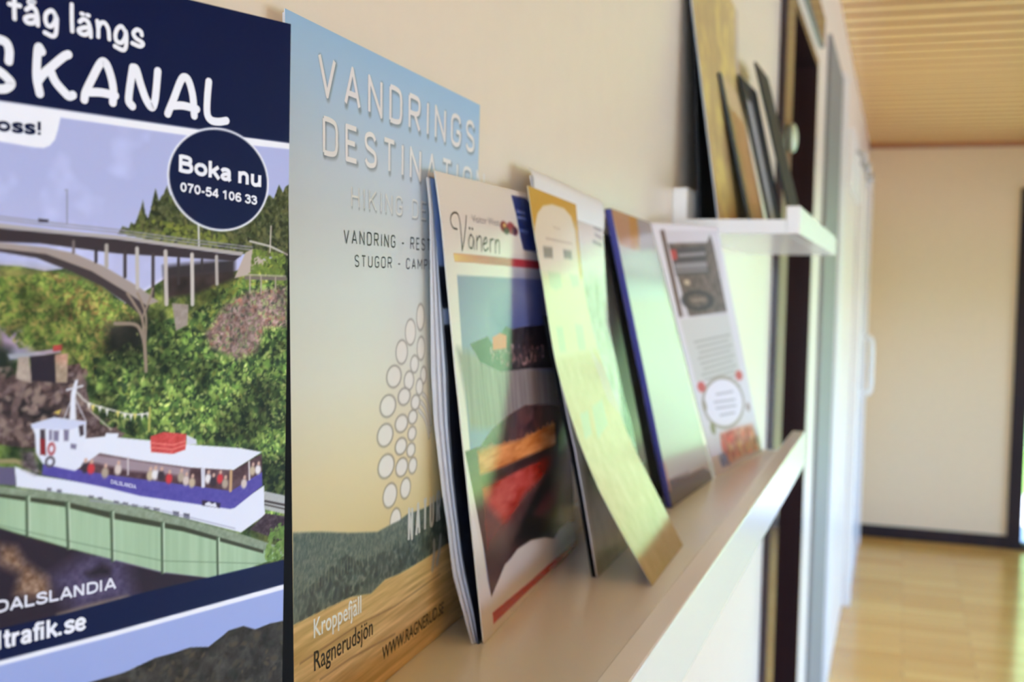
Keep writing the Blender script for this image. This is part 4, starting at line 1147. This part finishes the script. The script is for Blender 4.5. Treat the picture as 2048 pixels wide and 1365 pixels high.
zz = np.linspace(-.168, .0470, 28)
for k, (f0, f1) in enumerate(((0.0, .22), (.25, .42), (.46, .60))):
    bm = bmesh.new()
    n_, f_ = [], []
    for z in zz:
        xa_, y, sl = stack_edge(z, f0)
        xb_ = stack_edge(z, f1)[0]
        n_.append([bm.verts.new((x, y + .002 * k, z + CZ + .0003)) for x in (xa_, xb_)])
        f_.append([bm.verts.new((x + sl * .11, y + .11, z + CZ + .0003)) for j, x in enumerate((xa_, xb_))])
    for i in range(len(zz) - 1):
        bm.faces.new((n_[i][0], n_[i][1], n_[i + 1][1], n_[i + 1][0]))
        bm.faces.new((f_[i][0], f_[i + 1][0], f_[i + 1][1], f_[i][1]))
        bm.faces.new((n_[i][0], n_[i + 1][0], f_[i + 1][0], f_[i][0]))
        bm.faces.new((n_[i][1], f_[i][1], f_[i + 1][1], n_[i + 1][1]))
    for i in (0, -1):
        bm.faces.new((n_[i][0], f_[i][0], f_[i][1], n_[i][1]))
    o = obj('folded_booklet', bm, M_PAGE)
    tag(o, ['hindmost of three bowed booklets edge-on behind the lake magazine, against the hiking magazine',
            'middle of three bowed booklets edge-on behind the lake magazine',
            'front one of three bowed booklets edge-on, right behind the lake magazine cover'][k], 'booklet', 'bowed booklets behind the lake magazine')

mag = thing('lake_magazine', 'glossy lake magazine with a script title, red stripe and sunset rocks, leaning third', 'magazine', (.02, .58, CZ - .168))
ib, it = stack_edge(-.168, .86), stack_edge(.047, .86)
SH['inner'] = Sheet((ib[0] + .0002, .4935, -.168), (ib[0] + ib[2] * .11, .6035, -.168), (it[0] + .0002, .4710, .047), (it[0] + it[2] * .11, .581, .047), 110, 215,
                    lambda s, t: np.vectorize(lambda u: stack_edge(-.168 + .215 * u, .86)[0] - ib[0] - (it[0] - ib[0]) * u)(np.asarray(t, float)) * (1 - s))
q = Print('inner', 1.2, (22, 24, 36))
t_ = q.noise(9, 4, 41)
q.px[:] = np.array((16, 18, 30)) + (np.clip(t_ - .45, 0, 1) * 90)[..., None] * np.array((.7, .85, 1.1))
q.blend(((q.B > 150) & (q.B < 157)) * 1.0, (150, 170, 205))
q.blend((q.B > 176) * 1.0, (120, 150, 205))
q.build('inner_page', mag, M_SILK, .0001, (30, 34, 46))
p = Print('lake', 0.6, (228, 214, 202))
gn, gf = p.noise(7, 4, 51), p.noise(2.2, 4, 52)
p.poly([(13.52, 173.41), (148.42, 172.05), (421.1, 173.02), (434.74, -9.5), (143.7, 25.37), (97.16, 28.06), (46.32, 27.57), (18.83, 17.73), (15.36, 27.61), (8.71, 92.06)], (128, 128, 160), soft=1.2)
p.poly([(105.5, 174.04), (421.1, 173.02), (426.49, 116.9), (70.53, 138.41), (65.2, 151.45), (131.75, 160.79)], (70, 78, 140), .75, 25)
p.poly([(4.52, 139.38), (56.43, 132.78), (155.29, 118.9), (427.89, 92.32), (430.48, 50.61), (11.58, 101.21), (9.49, 118.01)], (140, 124, 122), soft=6, tex=p.noise((1.5, 30), 3, 53), amt=26)
p.poly([(23.35, 140.76), (50.85, 143.14), (57.99, 139.03), (83.1, 147), (93.57, 145.3), (118.57, 145.75), (172.31, 145.37), (425.54, 133.11), (427.53, 98.5), (167.05, 119.26), (123.32, 122.29), (66.81, 124.42), (36.02, 131.56)], (48, 38, 44), tex=gf, amt=46)
p.blobs([(49.92, 139.43), (83.61, 137.76), (158.75, 134.04), (156.94, 125.88), (103.71, 124.48), (58.92, 126.78)], 240, 2.2, [(122, 88, 90), (90, 60, 66), (168, 130, 126)], 54, .8)
p.poly([(58.86, 142.54), (71.89, 144.03), (82.94, 142.53), (81.34, 135.77), (58.06, 135.99)], (214, 92, 74))
p.poly([(1.31, 91.91), (23.75, 91.19), (45.9, 97.03), (78.12, 101.1), (107.88, 102.89), (162.1, 98.03), (430.2, 54.83), (437.6, -44.84), (97.16, 28.06), (46.32, 27.57), (18.83, 17.73), (14.56, 42.61)], (84, 54, 56), tex=gn, amt=30)
p.poly([(19.27, 89.38), (43.53, 89.24), (93.04, 85.83), (172.02, 87.87), (170.27, 69.64), (110.32, 73.71), (39.21, 75.22), (19.34, 77.2)], (216, 122, 54), .95, 4, tex=p.noise((46, 7), 4, 57), amt=78)
p.blobs([(45.75, 96.54), (77.97, 100.59), (107.73, 102.34), (171.52, 96.48), (174.06, 85.79), (93.04, 85.83), (43.53, 89.24)], 160, 4, [(58, 36, 46), (74, 44, 50), (110, 62, 60), (46, 30, 38)], 56, .8)
p.poly([(20.48, 75.79), (52, 74.46), (109.79, 71.81), (161.32, 69.36), (139.94, 57.56), (94.46, 55.24), (51.78, 44.62), (19.94, 41.39)], (188, 54, 44), .9, 6, tex=p.noise((38, 9), 4, 58), amt=66)
p.poly([(19.34, 77.2), (61.36, 75.59), (170.98, 72.63), (172.41, 67.8), (59.84, 70.59), (21.64, 71.91)], (40, 26, 30), .9, 3)
p.poly([(58.27, 35.32), (103.05, 48.06), (180.38, 68.25), (431.61, 33.65), (437.98, -49.32), (142.14, 19.64)], (26, 26, 28), .95, 6)
p.poly([(112, 40.65), (143.49, 48.01), (175.77, 48.61), (170.64, 38.55), (140.06, 35.15)], (120, 40, 70), .8, 6)
p.poly([(19.78, 66.11), (52.56, 47.08), (79.21, 38.88), (37.01, 27.24), (18.5, 19.32)], (94, 66, 66), .8, 8)
p.poly([(18.75, 17.5), (25.66, 19.93), (45.92, 26.36), (71.29, 29.7), (99.47, 28.4), (130.65, 23.34), (152.09, 18.08), (166.17, 20.66), (190.12, 20.5), (227.19, 14.02), (434.74, -9.5), (436.85, -35.93), (238.88, -11.92), (5.32, -1.67), (-1.45, 0.46), (1.45, 69.46), (15.36, 25.13)], (232, 220, 212), soft=1.2)
p.poly([(17.92, 9.97), (90.74, 6.98), (212.17, 3.68), (434.4, -5.13), (434.87, -11.25), (214.17, -1.8), (89.53, 3.06), (17.79, 4.48)], (186, 28, 36))
p.poly([(11.43, 183.51), (150.4, 182.64), (420.27, 180.88), (420.89, 174.99), (149.55, 178.06), (11.81, 179.84)], (176, 44, 58))
gr = p.mask_poly([(11.43, 183.51), (150.4, 182.64), (420.27, 180.88), (420.89, 174.99), (149.55, 178.06), (11.81, 179.84)]) * np.clip(1 - (p.A - p.A[0, 0] - 10) / 60, 0, 1)
p.blend(gr, (228, 190, 110))
p.poly([(110.35, 217.18), (137.12, 217.41), (147.29, 215.86), (186.61, 214.56), (197.17, 190.48), (190.75, 186.69), (124.47, 188.2), (119.29, 195.4), (115.72, 207.11)], (38, 52, 118))
for q in ([(118.18, 208.86), (133.08, 208.62)], [(118.87, 205.66), (133.85, 205.35)], [(121.98, 198.77), (135.21, 198.22)]):
    p.line(q, 1.4, (150, 160, 205), .7)
for q, c in (([(91.67, 199.29), (97.82, 199.57), (92.75, 202.2)], (120, 40, 48)), ([(103.79, 199.05), (111.1, 199.38), (104.98, 202.28)], (150, 52, 66)), ([(110.55, 197.75), (116.1, 197.98), (111.4, 200.19)], (88, 40, 62)), ([(95.37, 197.37), (99.78, 197.56), (95.96, 199.23)], (62, 60, 52)), ([(92.84, 200.13), (95.47, 200.25), (93.23, 201.19)], (226, 190, 120))):
    p.ellipse(q, c, soft=1.2)
for q in ([(19.01, 194.82), (13.78, 195.28), (11.16, 197.89), (12.89, 200.72), (17.46, 202.35), (21.98, 201.91), (23.67, 199.21), (23.92, 192.7), (23.41, 185.21)], [(23.41, 185.21), (27.53, 190.5), (33.68, 201.85)],
          [(40.63, 191.45), (37.38, 193), (33.71, 189.77), (34.44, 186.94), (38.02, 186.8), (41.25, 190.99), (40.79, 186.16)], [(44.52, 186.26), (46.07, 192.62)], [(45.48, 190.17), (49.85, 192.76), (52.54, 191.39), (51.94, 185.73)], [(55.81, 189.04), (60.75, 190.2), (60.49, 192.42), (57.12, 191.31), (54.79, 188.03), (57.38, 185.88), (62.41, 187.26)], [(65.19, 185.58), (66.68, 191.9)], [(66.2, 189.88), (68.23, 191.7), (71.54, 192.07)], [(73.64, 185.29), (75.17, 191.95)], [(74.64, 189.64), (78.02, 191.79), (81.14, 190.87), (80.26, 185.2)]):
    p.stroke(q, 1.0, (84, 74, 76))
for q in ([(35.98, 196.04), (37.03, 195.97)], [(39.92, 195.98), (40.99, 195.9)]):
    p.stroke(q, 1.3, (98, 88, 90), False)
p.text('Visitor West', 'Visitor West', [(41.22, 199.15), (84.03, 199.2), (42.61, 202.82)], (150, 138, 138))
p.text('www.', 'www.', [(134.85, 2.59), (153, 1.52), (135.33, 4.28)], (226, 190, 190))
p.build('front_cover', mag, M_GLOSS, .0006, (232, 228, 216))

# ---------------------------------------------------------------- pale brochure behind the sagging leaflet
mag = thing('folded_brochure', 'large pale brochure with a curled white head and dark spine, behind the sagging yellow leaflet', 'brochure', (.03, .72, CZ - .168))
p = Print('pale', 0.9, (226, 214, 208))
gn = p.noise(16, 4, 61)
p.poly([(47.42, 175.34), (199.84, 187.29), (141.85, 58.76), (227.93, 0.08), (0.11, -0.02), (0.26, 61.11)], (176, 176, 156), .8, 18, tex=gn, amt=60)
p.poly([(167.31, 212.9), (199.84, 187.29), (210.3, 104.62), (237.81, -1.73), (146.8, 0.23), (135.13, 73.72), (166.35, 129.05), (163.95, 180.08)], (60, 48, 40), .95, 8, tex=gn, amt=70)
p.poly([(166.35, 129.05), (183.84, 132.31), (182.99, 121.13), (163.88, 116.36)], (190, 78, 48), .8, 4)
p.poly([(4.19, 66.44), (109.55, 62.68), (227.93, 0.08), (0.11, -0.02)], (128, 116, 96), .7, 14)
for q in ([(133.78, 215.21), (153.07, 214.52)], [(135.47, 210.17), (153.54, 208.88)], [(128.84, 204.81), (152.66, 203.84)]):
    p.line(q, 2.2, (120, 112, 112), .8, 2)
p.build('front_cover', mag, M_GLOSS, .0006, (230, 230, 232))
slab('pale', 'inner_pages', mag, M_BLACK, .0007, .0034, .15, .66)
curl = bmesh.new()
cv = []
for s in np.linspace(0, 160, 15):
    row = []
    for k, (dz, dx) in enumerate(((-12, .0006), (-4, .0010), (3, .0012), (7, .0002), (9.0, -.0014), (9.6, -.0032))):
        P = SH['pale'].S(s, 228 + dz)
        row.append(curl.verts.new((P[0] + dx, P[1], P[2] + CZ)))
    cv.append(row)
for a_, b_ in zip(cv, cv[1:]):
    for k in range(5):
        curl.faces.new((a_[k], b_[k], b_[k + 1], a_[k + 1]))
obj('curled_head', curl, mat('white_paper', (236, 234, 236), .35), mag, True)

# ---------------------------------------------------------------- sagging yellow leaflet
mag = thing('sagging_leaflet', 'narrow yellow-headed leaflet sagging forward until its foot touches the front lip', 'leaflet', (.06, .685, CZ - .168))
p = Print('leaf', 0.7, (216, 200, 150))
gn = p.noise(10, 4, 71)
p.px += ((gn - .5) * 24)[..., None]
p.poly([(-1.44, 243.4), (129.21, 247.1), (107.23, 188.67), (82, 187.81), (15.8, 185.57), (-16.76, 184.49)], (208, 158, 66), soft=1.5)
p.poly([(-10.03, 184.71), (-5.27, 202.44), (3.15, 216.2), (13.12, 225.03), (27.71, 230.9), (49.09, 233.93), (77.56, 234.17), (93.79, 230.44), (101.29, 221.72), (101.62, 202.13), (98.62, 186.67)], (236, 220, 196), soft=1.5)
p.poly([(-11.75, 189.02), (118.07, 189.05), (115.82, 139.65), (-0.74, 137.17), (-7.84, 161.23)], (224, 214, 168), soft=5)
p.text('Visit', 'Visit', [(44.49, 218.26), (61.51, 218.63), (45.55, 220.52)], (190, 160, 130))
p.line([(24.42, 210.92), (89.49, 211.84)], 1.0, (168, 138, 116), .7, 1.5)
p.poly([(14.33, 205.42), (36.97, 206.22), (34, 199.23), (12.21, 198.39)], (126, 122, 108), .9, 2)
p.poly([(63.25, 206.57), (85.89, 206.96), (84.3, 201.22), (62.59, 200.74)], (120, 116, 104), .9, 2)
for q in ([(16.28, 190.14), (45.95, 190.39), (45.81, 181.82), (28.89, 179.2), (15.37, 181.01)], [(69.87, 190.68), (95.32, 190.98), (94.16, 184.15), (75.8, 182.3)]):
    p.poly(q, (196, 206, 168), .8, 3)
for q in ([(14.43, 156.58), (29.88, 156.43), (28.19, 140.75), (13, 140.63)], [(62.78, 157.76), (82.61, 156.94), (77.57, 140.82), (59.04, 140.73)], [(49.54, 104.26), (78, 106.96), (71.87, 90.54), (38.16, 84.3)], [(19.12, 102.13), (38.41, 102.95), (29.69, 88.46), (12.18, 87.29)]):
    p.poly(q, (190, 208, 170), .7, 3)
p.poly([(88.16, 140.5), (115.63, 123.66), (109.02, 93.86), (91.17, 105.93)], (220, 200, 186), .8, 5)
p.build('front_page', mag, M_GLOSS, .0003, (226, 226, 196), (220, 214, 190))

# ---------------------------------------------------------------- dark leaflet
p = Print('dark', 0.9, (26, 22, 20))
gn = p.noise(12, 4, 81)
p.px += (np.clip(gn - .45, 0, 1)[..., None] * np.array((110, 110, 80)) * np.clip(1.2 - p.B / 150, 0, 1)[..., None])
p.blend((p.A < 1.6) * 1.0, (60, 46, 44))
o = p.build('dark_leaflet', None, M_MATT, .0010, (40, 34, 34))
tag(o, 'dark brown leaflet wedged between the pale brochure and the blue-spined catalogue', 'leaflet')

# ---------------------------------------------------------------- blue spined catalogue
mag = thing('catalogue', 'thick catalogue with a blue spine and a dark band along its foot', 'catalogue', (.03, .93, CZ - .168))
p = Print('blue', 0.9, (196, 190, 182))
gn = p.noise(20, 4, 91)
p.poly([(-2.37, 230.87), (79.64, 231.94), (89.44, 216.89), (53.53, 203.14), (5.22, 204.4)], (184, 134, 108), .95, 4)
p.poly([(60.83, 231.23), (90.92, 232.04), (72.19, 204.06), (41.06, 204.42)], (190, 132, 66), .8, 5)
p.poly([(90.92, 232.04), (144.64, 230.38), (137.54, 207.31), (70.06, 201.99)], (160, 150, 158), .8, 5)
p.poly([(0.19, 198.69), (152.59, 205.92), (124.75, 164.54), (0.97, 163.71)], (186, 196, 204), .7, 8)
p.poly([(-8.35, 22.76), (70.41, 16.17), (119.92, 13.74), (168.42, -2.35), (157.33, -12.8), (-3.4, -4.72)], (66, 52, 62), .95, 3)
p.poly([(-12.22, 37.42), (5.41, 36.82), (7.57, 11.83), (-9.75, 12.88)], (196, 150, 140), .8, 4)
for q in ([(18.06, 21.26), (69.06, 18.6)], [(18.5, 17.85), (76.6, 15.17)]):
    p.line(q, 1.5, (150, 140, 132), .8, 2)
p.build('front_cover', mag, M_GLOSS, .0006, (70, 74, 150))
slab('blue', 'inner_pages', mag, M_PAGE, .0008, .0042, 2.0)
spine = bmesh.new()
rows = []
for b_ in np.linspace(0, SH['blue'].H, 24):
    pr = SH['blue'].S(0.0, b_, -.00005)
    pk = SH['blue'].S(0.0, b_, -.0050)
    d = np.array((0, -.0016, 0))
    rows.append([spine.verts.new(np.array((v[0], v[1], max(v[2], -.168) + CZ + .0003))) for v in (pr, pr * .7 + pk * .3 + d * .8, pr * .3 + pk * .7 + d * .8, pk)])
for a_, b_ in zip(rows, rows[1:]):
    for k in range(3):
        spine.faces.new((a_[k], a_[k + 1], b_[k + 1], b_[k]))
obj('spine', spine, mat('blue_spine', (62, 66, 140), .18), mag, True)
SH['blueback'] = SH['blue']
slab('blue', 'back_cover', mag, mat('blue_cover', (60, 64, 130), .25), .0044, .0050, 0.0)

# ---------------------------------------------------------------- shop leaflet (last on the long ledge)
p = Print('shop', 0.8, (224, 216, 220))
gf = p.noise(4, 4, 95)
p.poly([(15.65, 228.75), (183.95, 231.64), (158.71, 149.19), (15.84, 150.81)], (206, 196, 200))
p.poly([(18.24, 228.79), (29.35, 229.87), (22.07, 151.57), (10.35, 150.95)], (92, 66, 50), .9, 2)
p.poly([(30.74, 217.53), (142.32, 219.8), (156.62, 227.46), (160.1, 219.07), (159.82, 153.16), (38.95, 151.15)], (92, 74, 62), .95, 2, tex=gf, amt=50)
p.poly([(33.44, 214), (133.67, 215.97), (127.98, 190.52), (30.92, 188.87)], (64, 56, 56), .9, 3)
p.poly([(32.11, 212.21), (48.35, 212.36), (45.79, 203.34), (31.51, 202.37)], (190, 66, 56), .95, 2)
for q, w in (([(52.59, 206.99), (129.07, 209.39)], 3.0), ([(36.99, 196.99), (124.82, 199.04)], 5.5), ([(33.28, 192.03), (124.19, 193.85)], 2.0)):
    p.line(q, w, (164, 156, 156), .8, 1.5)
p.ellipse([(76.25, 165.39), (115.75, 164.77), (82.13, 173.31)], (40, 32, 30), ring=3.2, soft=2)
p.line([(58.7, 165.66), (97.95, 166.01)], 2.5, (170, 150, 130), .8, 2)
p.ellipse([(56.77, 182.37), (65.33, 182.32), (58.81, 185.12)], (200, 178, 146), soft=2)
p.poly([(11.7, 149.08), (161.09, 150.13), (162.5, 87.21), (12.22, 90.77)], (206, 202, 194), .9, 2)
for k in range(11):
    f0 = k / 10.0
    x0, y0 = SH['shop'].W * (.19 - .01 * f0), 128 - f0 * 52
    p.line([(x0 + 4 * (k % 3), y0 - 1), (x0 + 118 - 9 * (k % 2), y0 - 1 + 3)], 1.5, (150, 144, 134), .75, 1.5)
p.ellipse([(84.67, 64.96), (151.05, 59.22), (104.03, 89.47)], (150, 132, 110), .8, ring=3.5, soft=2.5)
p.ellipse([(84.67, 64.96), (149.21, 59.38), (102.91, 88.02)], (234, 226, 234))
for q in ([(63.26, 74.81), (121.92, 73.26)], [(50.93, 67.87), (122.76, 64.82)], [(52.65, 61.75), (121.64, 58.61)], [(60.01, 54.03), (112.66, 52.06)]):
    p.line(q, 1.6, (156, 146, 152), .8, 1.5)
for q, c in (([(24.58, 85.11), (36.49, 84.23), (28.62, 90.11)], (196, 52, 52)), ([(155.27, 87.67), (167.97, 86.85), (159.01, 92.71)], (196, 58, 56)), ([(28.06, 44.33), (35.79, 43.49), (33.02, 50.23)], (128, 120, 66)), ([(19.75, 67.65), (25.72, 67.12), (24.22, 73.07)], (150, 130, 110)), ([(164.4, 53.15), (172.05, 52.46), (167.9, 57.76)], (160, 128, 120))):
    p.ellipse(q, c, .9, 2.5)
fl = [(45.33, 36.41), (100.05, 36.48), (167.92, 33.49), (173.58, 4.54), (94.76, 6.81), (45.94, 5.77), (40, 21.9)]
p.poly(fl, (206, 110, 90), .9, 6)
p.blobs(fl, 150, 7, [(206, 60, 52), (222, 96, 78), (232, 170, 150), (226, 150, 90), (180, 44, 50)], 96, .8)
p.blobs([(22.71, 18.12), (47.71, 18.35), (57.54, 4.11), (25.85, 5.62)], 30, 5, [(84, 100, 170), (110, 124, 186)], 97, .8)
o = p.build('flower_leaflet', None, M_SILK, .0006, (216, 210, 218))
tag(o, 'white shop leaflet with a brown photo head and red flowers, last on the long ledge', 'leaflet')

# ---------------------------------------------------------------- upper ledge
p = Print('map', 2.0, (206, 182, 128))
gn = p.noise(30, 4, 101)
p.px[:] = np.array((190, 160, 112)) + (gn[..., None] - .3) * np.array((70, 80, 40))
p.blend(np.clip((gn - .55) * 8, 0, 1) * .7, (228, 206, 120))
p.blend((p.A > 310) * .8, (206, 190, 186))
o = p.build('wall_map', None, M_SILK, .0012, (170, 186, 210))
tag(o, 'tall yellow-brown map sheet leaning nearest on the upper ledge, taller than the rest', 'map')
o = Print('board', 6.0, (20, 21, 24)).build('backing_board', None, M_MATT, .003, (16, 17, 20))
tag(o, 'black backing board between the tall yellow-brown map and the wall', 'board')
p = Print('orange', 1.5, (196, 150, 98))
gn = p.noise(26, 4, 102)
p.px[:] = np.array((188, 138, 90)) + (gn[..., None] - .5) * 50
p.blend(np.clip(1 - p.A / 55, 0, 1) * np.clip((gn - .2) * 3, 0, 1), (122, 128, 66))
p.blend((p.B > 140) * .7, (222, 204, 170))
p.blend((p.A < 12) * 1.0, (32, 36, 28))
o = p.build('nature_booklet', None, M_SILK, .003, (34, 40, 34))
tag(o, 'green and orange booklet with a black edge, in front of the tall map', 'booklet')
p = Print('ribbon', 1.5, (20, 27, 38))
gn = p.noise(26, 4, 103)
p.px += (gn[..., None] - .5) * 20
p.blend(((p.A > 18) & (p.A < 52) & (p.B < 172)) * .9, (176, 176, 182))
p.blend((p.A < 14) * 1.0, (18, 22, 26))
o = p.build('striped_booklet', None, M_MATT, .003, (22, 26, 30))
tag(o, 'black booklet with a pale grey stripe, third on the upper ledge', 'booklet')
p = Print('night', 1.5, (22, 26, 30))
gn = p.noise(26, 4, 104)
p.px += (gn[..., None] - .5) * 44
o = p.build('black_booklet', None, M_MATT, .003, (26, 30, 32))
tag(o, 'plain dark booklet leaning last on the upper ledge', 'booklet')
